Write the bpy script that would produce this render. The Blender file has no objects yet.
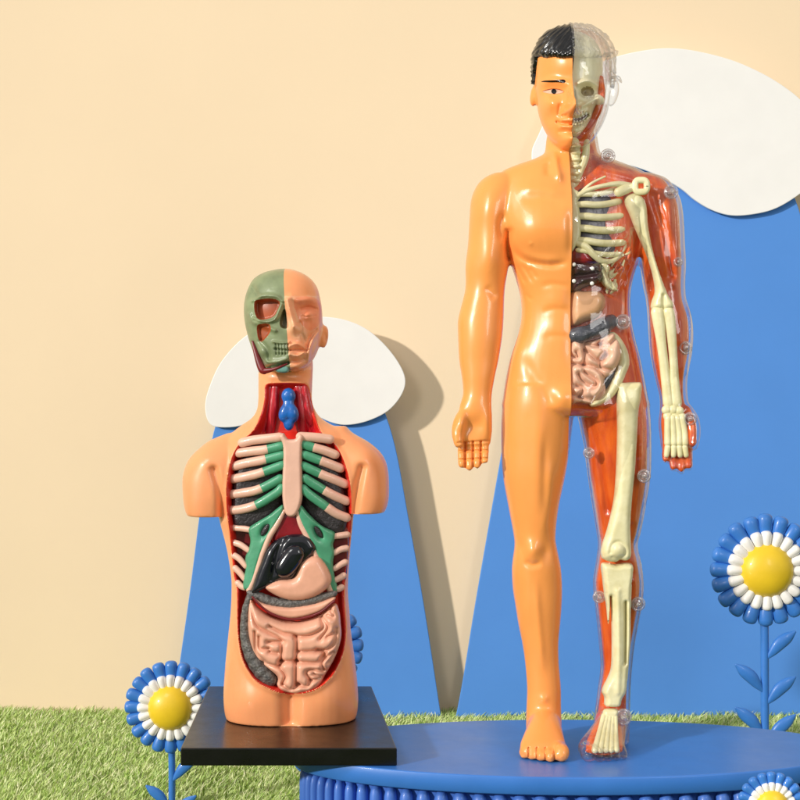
import bpy, bmesh, math, random
import numpy as np
from mathutils import Vector, Matrix
from mathutils.geometry import delaunay_2d_cdt

random.seed(7); rng = np.random.default_rng(7)
scene = bpy.context.scene
COL = scene.collection
F = 1400.0; CAMY = -14.0; CAMZ = 5.0
POD = 1.54            # height of the podium top
BASETOP = 1.71        # top of the black plinth

# ---------------------------------------------------------------- measuring
def P(px, py, y=0.0):
    """world point at distance y whose height / width was measured in the photo"""
    d = y - CAMY
    return Vector(((px - 400) * d / F, y, CAMZ - (py - 400) * d / F))
def proj(co):
    d = co[:, 1] - CAMY
    return np.stack([400 + co[:, 0] * F / d, 400 - (co[:, 2] - CAMZ) * F / d], 1)
def lin(c):
    return tuple(((v/255)/12.92 if v/255 <= .04045 else ((v/255+.055)/1.055)**2.4) for v in c) + (1,)
def zc(poly, s, ox, oy):
    return [(x/s+ox, y/s+oy) for x, y in poly]

# ---------------------------------------------------------------- objects
def tag(o, label=None, cat=None, group=None, kind=None):
    if label: o['label'] = label
    if cat: o['category'] = cat
    if group: o['group'] = group
    if kind: o['kind'] = kind
    return o
def empty(name, loc, label=None, cat=None, group=None):
    o = bpy.data.objects.new(name, None); COL.objects.link(o); o.location = loc
    o.empty_display_size = .2
    return tag(o, label, cat, group)
def link(name, me, mat, parent=None, smooth=True):
    o = bpy.data.objects.new(name, me); COL.objects.link(o)
    if mat is not None:
        me.materials.clear(); me.materials.append(mat)
    if smooth: me.polygons.foreach_set('use_smooth', [True]*len(me.polygons))
    if parent is not None:
        o.parent = parent
        off = parent.location.copy(); q = parent.parent
        while q is not None: off += q.location; q = q.parent
        o.matrix_parent_inverse = Matrix.Identity(4)
        me.transform(Matrix.Translation(-off))
    return o
def mesh(name, v, f):
    me = bpy.data.meshes.new(name); me.from_pydata([tuple(p) for p in v], [], f); me.update(); return me

# ---------------------------------------------------------------- geometry data (verts, faces)
def cr(pts, n):
    """Catmull-Rom resample of rows of numbers"""
    p = np.array(pts, float)
    if len(p) < 3:
        t = np.linspace(0, len(p)-1, n)
    p2 = np.vstack([2*p[0]-p[1], p, 2*p[-1]-p[-2]])
    out = []
    for t in np.linspace(0, len(p)-1, n):
        i = min(int(t), len(p)-2); u = t-i
        a, b, c, d = p2[i], p2[i+1], p2[i+2], p2[i+3]
        out.append(.5*((2*b)+(-a+c)*u+(2*a-5*b+4*c-d)*u*u+(-a+3*b-3*c+d)*u**3))
    return np.array(out)
def ringmesh(rings, cap=True):
    n = len(rings[0]); v = [p for r in rings for p in r]; f = []
    for i in range(len(rings)-1):
        for j in range(n):
            k = (j+1) % n
            f.append((i*n+j, i*n+k, (i+1)*n+k, (i+1)*n+j))
    if cap:
        v.append(sum((Vector(p) for p in rings[0]), Vector())/n); c0 = len(v)-1
        v.append(sum((Vector(p) for p in rings[-1]), Vector())/n); c1 = len(v)-1
        for j in range(n):
            k = (j+1) % n
            f.append((c0, k, j)); f.append((c1, (len(rings)-1)*n+j, (len(rings)-1)*n+k))
    return v, f
def loft(rows, per=5, seg=44, e=2.0):
    """rows: (py, xl, xr, yc, ry) horizontal slices"""
    rows = cr(rows, (len(rows)-1)*per+1)
    rings = []
    for py, xl, xr, yc, ry in rows:
        a, b = P(xl, py, yc), P(xr, py, yc); c = (a+b)/2; rx = (b.x-a.x)/2
        ring = []
        for j in range(seg):
            t = 2*math.pi*j/seg; ct, st = math.cos(t), math.sin(t)
            ring.append(Vector((c.x+rx*math.copysign(abs(ct)**(2/e), ct), yc+ry*math.copysign(abs(st)**(2/e), st), c.z)))
        rings.append(ring)
    return ringmesh(rings)
def loft_y(rows, seg=32):
    """rows: (y, xl, xr, zb, zt) slices across the y axis"""
    rows = cr(rows, (len(rows)-1)*4+1); rings = []
    for y, xl, xr, zb, zt in rows:
        rings.append([Vector(((xl+xr)/2+(xr-xl)/2*math.cos(2*math.pi*j/seg), y, (zb+zt)/2+(zt-zb)/2*math.sin(2*math.pi*j/seg))) for j in range(seg)])
    return ringmesh(rings)
def tube(pts, rad, n=24, seg=12, flat=1.0, ends=True):
    """pts: world points; rad: radii; flat scales the thickness in y"""
    rows = cr([tuple(p)+(r,) for p, r in zip(pts, rad)], n)
    if ends:
        a, b = rows[0].copy(), rows[-1].copy(); pre, post = [], []
        ta = rows[0][:3]-rows[1][:3]; ta /= np.linalg.norm(ta)+1e-9
        tb = rows[-1][:3]-rows[-2][:3]; tb /= np.linalg.norm(tb)+1e-9
        for k in (80, 55, 28):
            s, c = math.sin(math.radians(k)), math.cos(math.radians(k))
            pre.append(np.append(a[:3]+ta*a[3]*s, a[3]*c))
        for k in (28, 55, 80):
            s, c = math.sin(math.radians(k)), math.cos(math.radians(k))
            post.append(np.append(b[:3]+tb*b[3]*s, b[3]*c))
        rows = np.vstack(pre+[rows]+post)
    rings = []; prev = None
    for i in range(len(rows)):
        t = Vector(rows[min(i+1, len(rows)-1)][:3]-rows[max(i-1, 0)][:3]).normalized()
        if prev is None:
            up = Vector((0, 1, 0)) if abs(t.y) < .9 else Vector((1, 0, 0))
            u = t.cross(up).normalized()
        else:
            u = (prev - t*prev.dot(t)).normalized()
        prev = u; w = t.cross(u).normalized(); c = Vector(rows[i][:3]); r = max(rows[i][3], 1e-4)
        ring = []
        for j in range(seg):
            a = 2*math.pi*j/seg; d = u*math.cos(a)*r+w*math.sin(a)*r
            d.y *= flat; ring.append(c+d)
        rings.append(ring)
    return ringmesh(rings)
def blob(c, r, seg=24, rot=0):
    c = Vector(c); rings = []
    R = Matrix.Rotation(rot, 3, 'Y')
    for i in range(1, 12):
        a = math.pi*i/12
        rings.append([c+R@Vector((r[0]*math.sin(a)*math.cos(2*math.pi*j/seg), r[1]*math.sin(a)*math.sin(2*math.pi*j/seg), r[2]*math.cos(a))) for j in range(seg)])
    v, f = ringmesh(rings, False)
    v.append(c+R@Vector((0, 0, r[2]))); v.append(c-R@Vector((0, 0, r[2]))); n = seg
    for j in range(n):
        k = (j+1) % n
        f.append((len(v)-2, k, j)); f.append((len(v)-1, 10*n+j, 10*n+k))
    return v, f
def merge(parts):
    V, Fc = [], []
    for v, f in parts:
        o = len(V); V += list(v); Fc += [tuple(i+o for i in q) for q in f]
    return V, Fc
def box(x0, x1, y0, y1, z0, z1):
    v = [(x, y, z) for x in (x0, x1) for y in (y0, y1) for z in (z0, z1)]
    f = [(0, 1, 3, 2), (4, 6, 7, 5), (0, 4, 5, 1), (2, 3, 7, 6), (0, 2, 6, 4), (1, 5, 7, 3)]
    return v, f

# ---------------------------------------------------------------- 2D distance helpers
def segdist(pts, poly, closed=True):
    p = np.array(poly, float); a = p; b = np.roll(p, -1, 0)
    if not closed: a, b = p[:-1], p[1:]
    best = np.full(len(pts), 1e9); near = np.zeros_like(pts)
    for s, t in zip(a, b):
        d = t-s; L = (d*d).sum()+1e-12
        u = np.clip(((pts-s)@d)/L, 0, 1); q = s+u[:, None]*d
        r = np.hypot(*(pts-q).T); m = r < best; best[m] = r[m]; near[m] = q[m]
    return best, near
def inside(pts, poly):
    p = np.array(poly, float); r = np.zeros(len(pts), bool); x, y = pts[:, 0], pts[:, 1]
    j = len(p)-1
    for i in range(len(p)):
        c = ((p[i, 1] > y) != (p[j, 1] > y)) & (x < (p[j, 0]-p[i, 0])*(y-p[i, 1])/((p[j, 1]-p[i, 1]) or 1e-9)+p[i, 0])
        r ^= c; j = i
    return r
def sdf(pts, poly):
    d, q = segdist(pts, poly); return np.where(inside(pts, poly), d, -d), q
def smoothpoly(poly, k=5):
    p = np.array(poly, float); n = len(p)
    ext = np.vstack([p[-2:], p, p[:3]])
    out = cr(ext, (len(ext)-1)*k+1)[2*k:(2+n)*k]
    return [tuple(q) for q in out]
def relief_px(px, ops):
    out = np.zeros(len(px))
    for o in ops:
        if o[0] == 'b':
            _, cx, cy, rx, ry, amp = o[:6]; rot = math.radians(o[6]) if len(o) > 6 else 0
            dx, dy = px[:, 0]-cx, px[:, 1]-cy
            u = dx*math.cos(rot)+dy*math.sin(rot); v = -dx*math.sin(rot)+dy*math.cos(rot)
            out += amp*np.exp(-((u/rx)**2+(v/ry)**2))
        else:                  # 'c' crease or ridge along a line, 't' the same but fading out at both ends
            ln = cr(o[1], len(o[1])*5); lo, hi = ln.min(0)-3*o[2], ln.max(0)+3*o[2]
            m = (px[:, 0] > lo[0]) & (px[:, 0] < hi[0]) & (px[:, 1] > lo[1]) & (px[:, 1] < hi[1])
            if not m.any(): continue
            d, q = segdist(px[m], ln, False); a = o[3]*np.exp(-(d/o[2])**2)
            if o[0] == 't':
                L = np.hypot(*(ln[-1]-ln[0]))*.3+1e-6
                e = np.minimum(np.hypot(*(q-ln[0]).T), np.hypot(*(q-ln[-1]).T))/L
                e = np.clip(e, 0, 1); a = a*e*e*(3-2*e)
            out[m] += a
    return out
def pillow(poly, y0, h, er, relief=None, step=1.0, back=.4, ycurve=None, smooth=True, seed=0):
    """puffed solid with the given outline (photo units); h front bulge, er edge radius in px"""
    pl = smoothpoly(poly) if smooth else poly
    p = np.array(pl, float)
    # resample the outline
    seg = np.hypot(*(np.roll(p, -1, 0)-p).T); out = []
    for i in range(len(p)):
        n = max(1, int(round(seg[i]/step)))
        for k in range(n): out.append(p[i]+(p[(i+1) % len(p)]-p[i])*k/n)
    bd = np.array(out); nb = len(bd)
    lo, hi = p.min(0), p.max(0)
    gx, gy = np.meshgrid(np.arange(lo[0], hi[0], step), np.arange(lo[1], hi[1], step*.9))
    gx = gx+(np.arange(gx.shape[0]) % 2)[:, None]*step*.5
    g = np.stack([gx.ravel(), gy.ravel()], 1)
    s, _ = sdf(g, bd); g = g[s > step*.45]
    pts = np.vstack([bd, g])
    r = delaunay_2d_cdt([Vector(q) for q in pts], [(i, (i+1) % nb) for i in range(nb)], [], 1, 1e-5)
    vs = np.array([tuple(q) for q in r[0]]); tri = r[2]
    d, _ = segdist(vs, bd)
    t = 1-np.clip(d/er, 0, 1); prof = np.sqrt(np.clip(1-t*t, 0, 1))
    isb = d < 1e-3
    rel = relief_px(vs, relief) if relief else np.zeros(len(vs))
    yc = np.zeros(len(vs)) if ycurve is None else ycurve(vs[:, 0], vs[:, 1])
    front = []; backv = []
    bi = {}
    for i, q in enumerate(vs):
        c = P(q[0], q[1], y0+yc[i])
        front.append(Vector((c.x, c.y-(h*prof[i]+rel[i]*prof[i]), c.z)))
    V = list(front); n = len(V); bmap = {}
    for i in range(n):
        if isb[i]: bmap[i] = i
        else:
            c = P(vs[i][0], vs[i][1], y0+yc[i]); V.append(Vector((c.x, c.y+h*back*prof[i], c.z))); bmap[i] = len(V)-1
    Fc = []
    for t3 in tri:
        a, b, c = t3[:3]
        ar = (vs[b][0]-vs[a][0])*(vs[c][1]-vs[a][1])-(vs[c][0]-vs[a][0])*(vs[b][1]-vs[a][1])
        q = (a, c, b) if ar > 0 else (a, b, c)
        # y is down in px: orient towards the viewer
        Fc.append(q[::-1] if False else q)
        Fc.append((bmap[q[0]], bmap[q[2]], bmap[q[1]]))
    return V, Fc
def slab(poly, y0, th, bev=.012):
    """flat board of real thickness with a small rounded edge"""
    v = [P(x, y, y0) for x, y in poly]
    me = bpy.data.meshes.new('slab'); bm = bmesh.new()
    vs = [bm.verts.new(q) for q in v]; f = bm.faces.new(vs)
    r = bmesh.ops.extrude_face_region(bm, geom=[f])
    bmesh.ops.translate(bm, verts=[g for g in r['geom'] if isinstance(g, bmesh.types.BMVert)], vec=(0, th, 0))
    bmesh.ops.recalc_face_normals(bm, faces=bm.faces)
    es = [e for e in bm.edges if len(e.link_faces) == 2 and max(len(fc.verts) for fc in e.link_faces) > 4]
    bmesh.ops.bevel(bm, geom=es, offset=bev, segments=3, affect='EDGES', profile=.5)
    bm.to_mesh(me); bm.free(); return me

# ---------------------------------------------------------------- remesh and sculpt
def remesh(parts, vox, it=6, name='body', keep=None):
    v, f = merge(parts); me = mesh(name, v, f)
    o = bpy.data.objects.new('tmp', me); COL.objects.link(o)
    m = o.modifiers.new('r', 'REMESH'); m.mode = 'VOXEL'; m.voxel_size = vox; m.use_smooth_shade = True
    s = o.modifiers.new('s', 'SMOOTH'); s.factor = .5; s.iterations = it
    dg = bpy.context.evaluated_depsgraph_get(); dg.update()
    out = bpy.data.meshes.new_from_object(o.evaluated_get(dg)); out.name = name
    bpy.data.objects.remove(o); bpy.data.meshes.remove(me)
    return out
def getco(me):
    a = np.zeros(len(me.vertices)*3); me.vertices.foreach_get('co', a); return a.reshape(-1, 3)
def setco(me, a):
    me.vertices.foreach_set('co', np.ascontiguousarray(a, dtype=float).ravel()); me.update()
def getno(me):
    a = np.zeros(len(me.vertices)*3); me.vertices.foreach_get('normal', a); return a.reshape(-1, 3)
def subdiv(me, test):
    bm = bmesh.new(); bm.from_mesh(me)
    fs = [f for f in bm.faces if test(f.calc_center_median())]
    es = set(e for f in fs for e in f.edges)
    bmesh.ops.subdivide_edges(bm, edges=list(es), cuts=1, use_grid_fill=True)
    vs = set(v for v in bm.verts if test(v.co))
    for _ in range(2): bmesh.ops.smooth_vert(bm, verts=list(vs), factor=.5, use_axis_x=True, use_axis_y=True, use_axis_z=True)
    bm.to_mesh(me); bm.free(); me.update()
def sculpt(me, ops, along=False):
    co, no = getco(me), getno(me); px = proj(co)
    w = np.clip(-no[:, 1]*1.6, 0, 1); h = relief_px(px, ops)*w
    if along: co = co+no*h[:, None]
    else: co[:, 1] -= h
    setco(me, co)
def carve(me, poly, yb, band, snap=True):
    """push the front skin inside the outline back to depth yb; returns nothing"""
    co, no = getco(me), getno(me); px = proj(co); s, q = sdf(px, poly)
    fr = no[:, 1] < -.05
    t = np.clip(s/band, 0, 1); t = t*t*(3-2*t); m = fr & (s > 0)
    yb_ = yb(px) if callable(yb) else yb
    new = co[:, 1]*(1-t)+np.maximum(co[:, 1], yb_)*t
    pos = co.copy()
    d = new-CAMY                      # keep outline while going deeper
    co[m, 1] = new[m]
    setco(me, co)
def split(me, maskf, name):
    """faces whose index is in maskf go to a new mesh"""
    bm = bmesh.new(); bm.from_mesh(me); bm.faces.ensure_lookup_table()
    bmesh.ops.delete(bm, geom=[f for f in bm.faces if not maskf[f.index]], context='FACES')
    out = bpy.data.meshes.new(name); bm.to_mesh(out); bm.free()
    bm = bmesh.new(); bm.from_mesh(me); bm.faces.ensure_lookup_table()
    bmesh.ops.delete(bm, geom=[f for f in bm.faces if maskf[f.index]], context='FACES')
    bm.to_mesh(me); bm.free()
    return out
def copyfaces(me, maskf, name):
    bm = bmesh.new(); bm.from_mesh(me); bm.faces.ensure_lookup_table()
    bmesh.ops.delete(bm, geom=[f for f in bm.faces if not maskf[f.index]], context='FACES')
    out = bpy.data.meshes.new(name); bm.to_mesh(out); bm.free(); return out
def facepx(me):
    n = len(me.polygons); c = np.zeros(n*3); me.polygons.foreach_get('center', c); c = c.reshape(-1, 3)
    nn = np.zeros(n*3); me.polygons.foreach_get('normal', nn); return c, proj(c), nn.reshape(-1, 3)
def snapto(me, poly, tol, cond=None):
    co = getco(me); px = proj(co); s, q = sdf(px, poly); no = getno(me)
    m = (np.abs(s) < tol) & (no[:, 1] < 0)
    if cond is not None: m &= cond(co)
    d = co[:, 1]-CAMY
    co[m, 0] = ((q[m, 0]-400)*d[m]/F); co[m, 2] = CAMZ-(q[m, 1]-400)*d[m]/F
    setco(me, co)
def bisect(me, co, no, clear=True, fill=False):
    bm = bmesh.new(); bm.from_mesh(me)
    r = bmesh.ops.bisect_plane(bm, geom=bm.verts[:]+bm.edges[:]+bm.faces[:], plane_co=co, plane_no=no, clear_outer=clear, dist=1e-5)
    if fill:
        es = [g for g in r['geom_cut'] if isinstance(g, bmesh.types.BMEdge)]
        bmesh.ops.triangle_fill(bm, use_beauty=True, edges=es)
    out = bpy.data.meshes.new(me.name); bm.to_mesh(out); bm.free(); return out

# ---------------------------------------------------------------- materials
def mat(name, rgb, rough=.35, coat=0., var=.06, vscale=6, bump=.0, bscale=60, stretch=None, sss=0., spec=.5, rgb2=None, metal=0.):
    m = bpy.data.materials.new(name); m.use_nodes = True; nt = m.node_tree; n = nt.nodes; L = nt.links
    b = n['Principled BSDF']; b.inputs['Roughness'].default_value = rough
    b.inputs['Coat Weight'].default_value = coat; b.inputs['Coat Roughness'].default_value = .06
    b.inputs['Specular IOR Level'].default_value = spec; b.inputs['Metallic'].default_value = metal
    if sss:
        b.inputs['Subsurface Weight'].default_value = sss; b.inputs['Subsurface Radius'].default_value = (.12, .05, .03)
        b.inputs['Subsurface Scale'].default_value = .35
    tc = n.new('ShaderNodeTexCoord'); mp = n.new('ShaderNodeMapping'); L.new(tc.outputs['Object'], mp.inputs[0])
    if stretch: mp.inputs['Scale'].default_value = stretch
    nz = n.new('ShaderNodeTexNoise'); nz.inputs['Scale'].default_value = vscale; nz.inputs['Detail'].default_value = 5
    L.new(mp.outputs[0], nz.inputs['Vector'])
    mx = n.new('ShaderNodeMix'); mx.data_type = 'RGBA'
    c1 = lin(rgb); c2 = lin(rgb2) if rgb2 else tuple(max(0, v*(1-var*2.2)) for v in c1[:3])+(1,)
    if not rgb2: c1 = tuple(min(1, v*(1+var*.6)) for v in c1[:3])+(1,)
    rp = n.new('ShaderNodeValToRGB'); rp.color_ramp.elements[0].position = .35; rp.color_ramp.elements[1].position = .65
    rp.color_ramp.elements[0].color = c2; rp.color_ramp.elements[1].color = c1
    L.new(nz.outputs['Fac'], rp.inputs[0]); L.new(rp.outputs[0], b.inputs['Base Color'])
    n3 = n.new('ShaderNodeTexNoise'); n3.inputs['Scale'].default_value = 2.3; n3.inputs['Detail'].default_value = 9; n3.inputs['Roughness'].default_value = .7
    L.new(tc.outputs['Object'], n3.inputs['Vector'])
    mr = n.new('ShaderNodeMapRange'); mr.inputs['From Min'].default_value = .3; mr.inputs['From Max'].default_value = .7
    mr.inputs['To Min'].default_value = max(.03, rough-.07); mr.inputs['To Max'].default_value = rough+.09
    L.new(n3.outputs['Fac'], mr.inputs['Value']); L.new(mr.outputs[0], b.inputs['Roughness'])
    if bump:
        n2 = n.new('ShaderNodeTexNoise'); n2.inputs['Scale'].default_value = bscale; n2.inputs['Detail'].default_value = 6
        L.new(mp.outputs[0], n2.inputs['Vector'])
        bp = n.new('ShaderNodeBump'); bp.inputs['Strength'].default_value = bump; bp.inputs['Distance'].default_value = .02
        L.new(n2.outputs['Fac'], bp.inputs['Height']); L.new(bp.outputs[0], b.inputs['Normal']); L.new(bp.outputs[0], b.inputs['Coat Normal'])
    return m
def clearmat(name, base=.05, edge=.75, tint=(246, 246, 248), wob=.0, power=2.2, rough=.04, nsc=14, dif=.3):
    """thin clear plastic: see-through with a sharp gloss that grows at grazing angles"""
    m = bpy.data.materials.new(name); m.use_nodes = True; nt = m.node_tree; n = nt.nodes; L = nt.links
    n.remove(n['Principled BSDF']); out = n['Material Output']
    tr = n.new('ShaderNodeBsdfTransparent'); gl = n.new('ShaderNodeBsdfGlossy'); gl.inputs['Roughness'].default_value = rough
    df = n.new('ShaderNodeBsdfDiffuse'); df.inputs['Color'].default_value = lin((215, 212, 220))
    lw = n.new('ShaderNodeLayerWeight'); lw.inputs['Blend'].default_value = .5
    pw = n.new('ShaderNodeMath'); pw.operation = 'POWER'; pw.inputs[1].default_value = power; L.new(lw.outputs['Facing'], pw.inputs[0])
    ml = n.new('ShaderNodeMath'); ml.operation = 'MULTIPLY_ADD'; ml.inputs[1].default_value = edge; ml.inputs[2].default_value = base
    L.new(pw.outputs[0], ml.inputs[0])
    tm = n.new('ShaderNodeMix'); tm.data_type = 'RGBA'; tm.inputs[6].default_value = (1, 1, 1, 1); tm.inputs[7].default_value = lin(tint)
    L.new(pw.outputs[0], tm.inputs[0]); L.new(tm.outputs[2], tr.inputs['Color'])
    sm = n.new('ShaderNodeMixShader'); L.new(ml.outputs[0], sm.inputs[0]); L.new(tr.outputs[0], sm.inputs[1])
    g2 = n.new('ShaderNodeMixShader'); g2.inputs[0].default_value = dif; L.new(gl.outputs[0], g2.inputs[1]); L.new(df.outputs[0], g2.inputs[2])
    L.new(g2.outputs[0], sm.inputs[2]); L.new(sm.outputs[0], out.inputs['Surface'])
    if wob:
        tc = n.new('ShaderNodeTexCoord'); nz = n.new('ShaderNodeTexNoise'); nz.inputs['Scale'].default_value = nsc; nz.inputs['Detail'].default_value = 2
        L.new(tc.outputs['Object'], nz.inputs['Vector'])
        bp = n.new('ShaderNodeBump'); bp.inputs['Strength'].default_value = wob; bp.inputs['Distance'].default_value = .05
        L.new(nz.outputs['Fac'], bp.inputs['Height']); L.new(bp.outputs[0], gl.inputs['Normal'])
    return m

M = dict(
    skin=mat('orange_plastic', (254, 162, 84), .32, .35, .015, 3, sss=.0, bump=.03, bscale=8),
    muscle=mat('muscle_red', (230, 102, 28), .3, .45, .2, 4, .3, 9, (3, 3, .7), rgb2=(200, 66, 10)),
    bone=mat('bone_cream', (238, 230, 186), .38, .35, .06, 8, .15, 30, rgb2=(224, 214, 164)),
    lung=mat('lung_dark', (78, 72, 92), .35, .4, .1, 8, .3, 20),
    heart=mat('heart_red', (150, 22, 40), .2, .6, .2, 9, .2, 12),
    liver=mat('liver_purple', (66, 40, 46), .12, .8, .1, 6, .1, 8),
    stomach=mat('stomach_tan', (218, 166, 124), .3, .4, .06, 5, .1, 12),
    colon=mat('colon_grey', (74, 76, 86), .28, .5, .2, 16, .6, 26),
    gut=mat('gut_pink', (240, 192, 164), .33, .35, .04, 8, .1, 20),
    hair=mat('black_hair', (14, 14, 18), .25, .6, .1, 8),
    white=mat('white_paint', (240, 238, 232), .3, .3, .02, 5),
    black=mat('black_paint', (12, 10, 12), .3, .3, .05, 5),
    clear=clearmat('clear_plastic', .05, .95, wob=.16, power=2.4, dif=.07, nsc=6),
    clear2=clearmat('clear_hair_plastic', .13, .7, wob=1.0, power=1.8, nsc=30, dif=.05),
    peg=clearmat('clear_peg_plastic', .3, .7, (250, 225, 220), power=1.2),
    tskin=mat('peach_plastic', (251, 166, 112), .36, .3, .02, 3, sss=.15, bump=.03, bscale=8),
    cavity=mat('cavity_red', (226, 44, 30), .35, .35, .08, 6, .1, 14),
    throat=mat('throat_red', (216, 30, 48), .3, .4, .2, 9, .3, 10, (4, 4, .6)),
    larynx=mat('larynx_blue', (30, 104, 190), .3, .5, .15, 10, .2, 20),
    ribp=mat('rib_pink', (234, 186, 164), .4, .25, .03, 8, .08, 30),
    green=mat('cartilage_green', (78, 158, 120), .4, .25, .06, 10, .1, 30),
    skull=mat('skull_green', (136, 148, 110), .4, .3, .1, 6, .15, 24),
    socket=mat('socket_orange', (176, 88, 50), .4, .2, .1, 10),
    face=mat('face_peach', (250, 190, 148), .36, .3, .04, 6, sss=.15, rgb2=(248, 164, 118)),
    maroon=mat('maroon', (118, 22, 28), .35, .3, .1, 9),
    navy=mat('liver_black', (20, 22, 32), .16, .7, .1, 9, .1, 8),
    tlung=mat('lung_black', (44, 38, 42), .45, .2, .15, 22, .5, 40),
    tgut=mat('gut_peach', (236, 174, 146), .36, .3, .04, 8, .1, 24),
    tcolon=mat('colon_speckled', (112, 108, 104), .4, .3, .1, 30, .8, 45, rgb2=(74, 72, 72)),
    plinth=mat('plinth_black', (7, 6, 7), .3, .1, .1, 6, .05, 60),
    pblue=mat('podium_blue', (58, 122, 208), .42, .15, .03, 2, .05, 80),
    pblue2=mat('podium_side_blue', (74, 122, 214), .42, .15, .03, 2, .05, 80),
    fblue=mat('petal_blue', (60, 128, 214), .38, .2, .04, 5, .05, 40),
    fwhite=mat('petal_white', (250, 249, 246), .4, .2, .02, 5),
    fyellow=mat('centre_yellow', (246, 208, 44), .4, .2, .03, 4, .05, 40),
    wall=mat('cream_wall', (250, 227, 194), .85, 0, .004, .8, .06, 30, spec=.2),
    board=mat('blue_board', (90, 150, 232), .75, 0, .012, 1, .05, 40, spec=.2),
    cap=mat('white_board', (250, 249, 248), .75, 0, .01, 2, .04, 40, spec=.2),
    soil=mat('turf_soil', (104, 122, 62), .9, 0, .2, 3, .5, 20, spec=.1, rgb2=(70, 92, 40)),
)
def blade_mat(name, cols):
    m = bpy.data.materials.new(name); m.use_nodes = True; nt = m.node_tree; n = nt.nodes; L = nt.links
    b = n['Principled BSDF']; b.inputs['Roughness'].default_value = .45
    g = n.new('ShaderNodeNewGeometry'); r = n.new('ShaderNodeValToRGB'); e = r.color_ramp.elements
    e[0].position = 0; e[0].color = lin(cols[0]); e[1].position = 1; e[1].color = lin(cols[-1])
    for i, c in enumerate(cols[1:-1]): q = e.new((i+1)/(len(cols)-1)); q.color = lin(c)
    L.new(g.outputs['Random Per Island'], r.inputs[0]); L.new(r.outputs[0], b.inputs['Base Color'])
    b.inputs['Transmission Weight'].default_value = 0
    return m

# ================================================================ SETTING
WALLY = 8.2
v, f = [(-70, -60, 0), (70, -60, 0), (70, 8.4, 0), (-70, 8.4, 0)], [(0, 1, 2, 3)]
tag(link('ground', mesh('ground', v, f), M['soil'], smooth=False), 'mossy green soil beneath the artificial turf', 'ground', kind='structure')
v, f = box(-70, 70, WALLY, WALLY+.3, -.2, 34)
tag(link('backdrop_wall', mesh('wall', v, f), M['wall'], smooth=False), 'plain cream backdrop wall behind everything', 'wall', kind='structure')

def grass(name, n, xr, yr, hgt, wid, m, label, dens=None):
    x = rng.uniform(xr[0], xr[1], n); y = rng.uniform(yr[0], yr[1], n)
    keep = ~((((x-1.7)/2.8)**2+(y/1.25)**2) < 1)
    x, y = x[keep], y[keep]; n = len(x)
    cl = .75+.5*np.sin(x*3.1+np.sin(y*2.3)*2)*np.sin(y*3.7+x)
    h = hgt*rng.uniform(.55, 1.25, n)*(.8+.25*cl)
    az = rng.normal(.5, 1.1, n); lean = rng.uniform(.25, .95, n)*h
    w = wid*rng.uniform(.6, 1.3, n); face = rng.normal(0, .7, n)
    wx, wy = np.cos(face)*w, np.sin(face)*w
    lx, ly = np.cos(az)*lean, np.sin(az)*lean*.6-.2*lean
    V = np.zeros((n, 5, 3))
    V[:, 0] = np.stack([x-wx, y-wy, np.zeros(n)], 1); V[:, 1] = np.stack([x+wx, y+wy, np.zeros(n)], 1)
    V[:, 2] = np.stack([x+lx*.35+wx*.8, y+ly*.35+wy*.8, h*.6], 1); V[:, 3] = np.stack([x+lx*.35-wx*.8, y+ly*.35-wy*.8, h*.6], 1)
    V[:, 4] = np.stack([x+lx, y+ly, h], 1)
    V[:, :, 1] = np.minimum(V[:, :, 1], WALLY-.005)
    me = bpy.data.meshes.new(name); base = np.arange(n)*5
    me.vertices.add(n*5); me.vertices.foreach_set('co', V.ravel())
    loops = np.stack([base, base+1, base+2, base+3, base+3, base+2, base+4], 1).ravel()
    me.loops.add(n*7); me.loops.foreach_set('vertex_index', loops)
    me.polygons.add(n*2)
    st = np.stack([np.arange(n)*7, np.arange(n)*7+4], 1).ravel(); me.polygons.foreach_set('loop_start', st)
    me.update(calc_edges=True)
    tag(link(name, me, m), label, 'grass', kind='stuff')
gm = blade_mat('grass_blades', [(140, 178, 72), (190, 218, 112), (228, 240, 168), (156, 194, 86), (252, 248, 206), (186, 214, 110)])
grass('grass', 125000, (-8.5, 8), (1.7, WALLY), .15, .010, gm, 'short light green turf in front of the cream wall')

YB = WALLY-.42          # back plane of the boards
TH = .06
def hill(name, poly, y, m, label, cat, group=None):
    me = slab(poly, y, TH); return tag(link(name, me, m, smooth=False), label, cat, group)
lp = smoothpoly([(404, 690), (172, 730), (180, 660), (190, 590), (203, 490), (215, 425), (238, 372), (268, 345), (300, 335), (340, 345), (372, 380), (384, 410), (396, 450), (408, 515), (424, 605), (441, 712), (444, 730)][2:], 5)
lp = [q for q in lp if q[1] < 731]
lp = [(166, 745)]+[tuple(q) for q in cr([(170, 728), (180, 660), (190, 590), (203, 490), (217, 420), (240, 370), (270, 345), (300, 337), (340, 347), (370, 378), (384, 410), (396, 450), (408, 515), (424, 605), (442, 722)], 60)]+[(446, 745)]
hill('blue_hill_board', lp, YB, M['board'], 'blue hill shaped board behind the torso model', 'board', 'blue hill boards against the wall')
rp_ = [(450, 745)]+[tuple(q) for q in cr([(453, 732), (463, 680), (476, 600), (499, 468), (520, 350), (545, 230), (575, 150), (620, 110), (680, 92), (740, 110), (780, 160), (792, 190), (806, 240), (830, 400), (860, 600), (880, 735)], 70)]+[(882, 745)]
hill('blue_hill_board', rp_, YB, M['board'], 'large blue hill shaped board behind the standing figure', 'board', 'blue hill boards against the wall')
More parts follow.
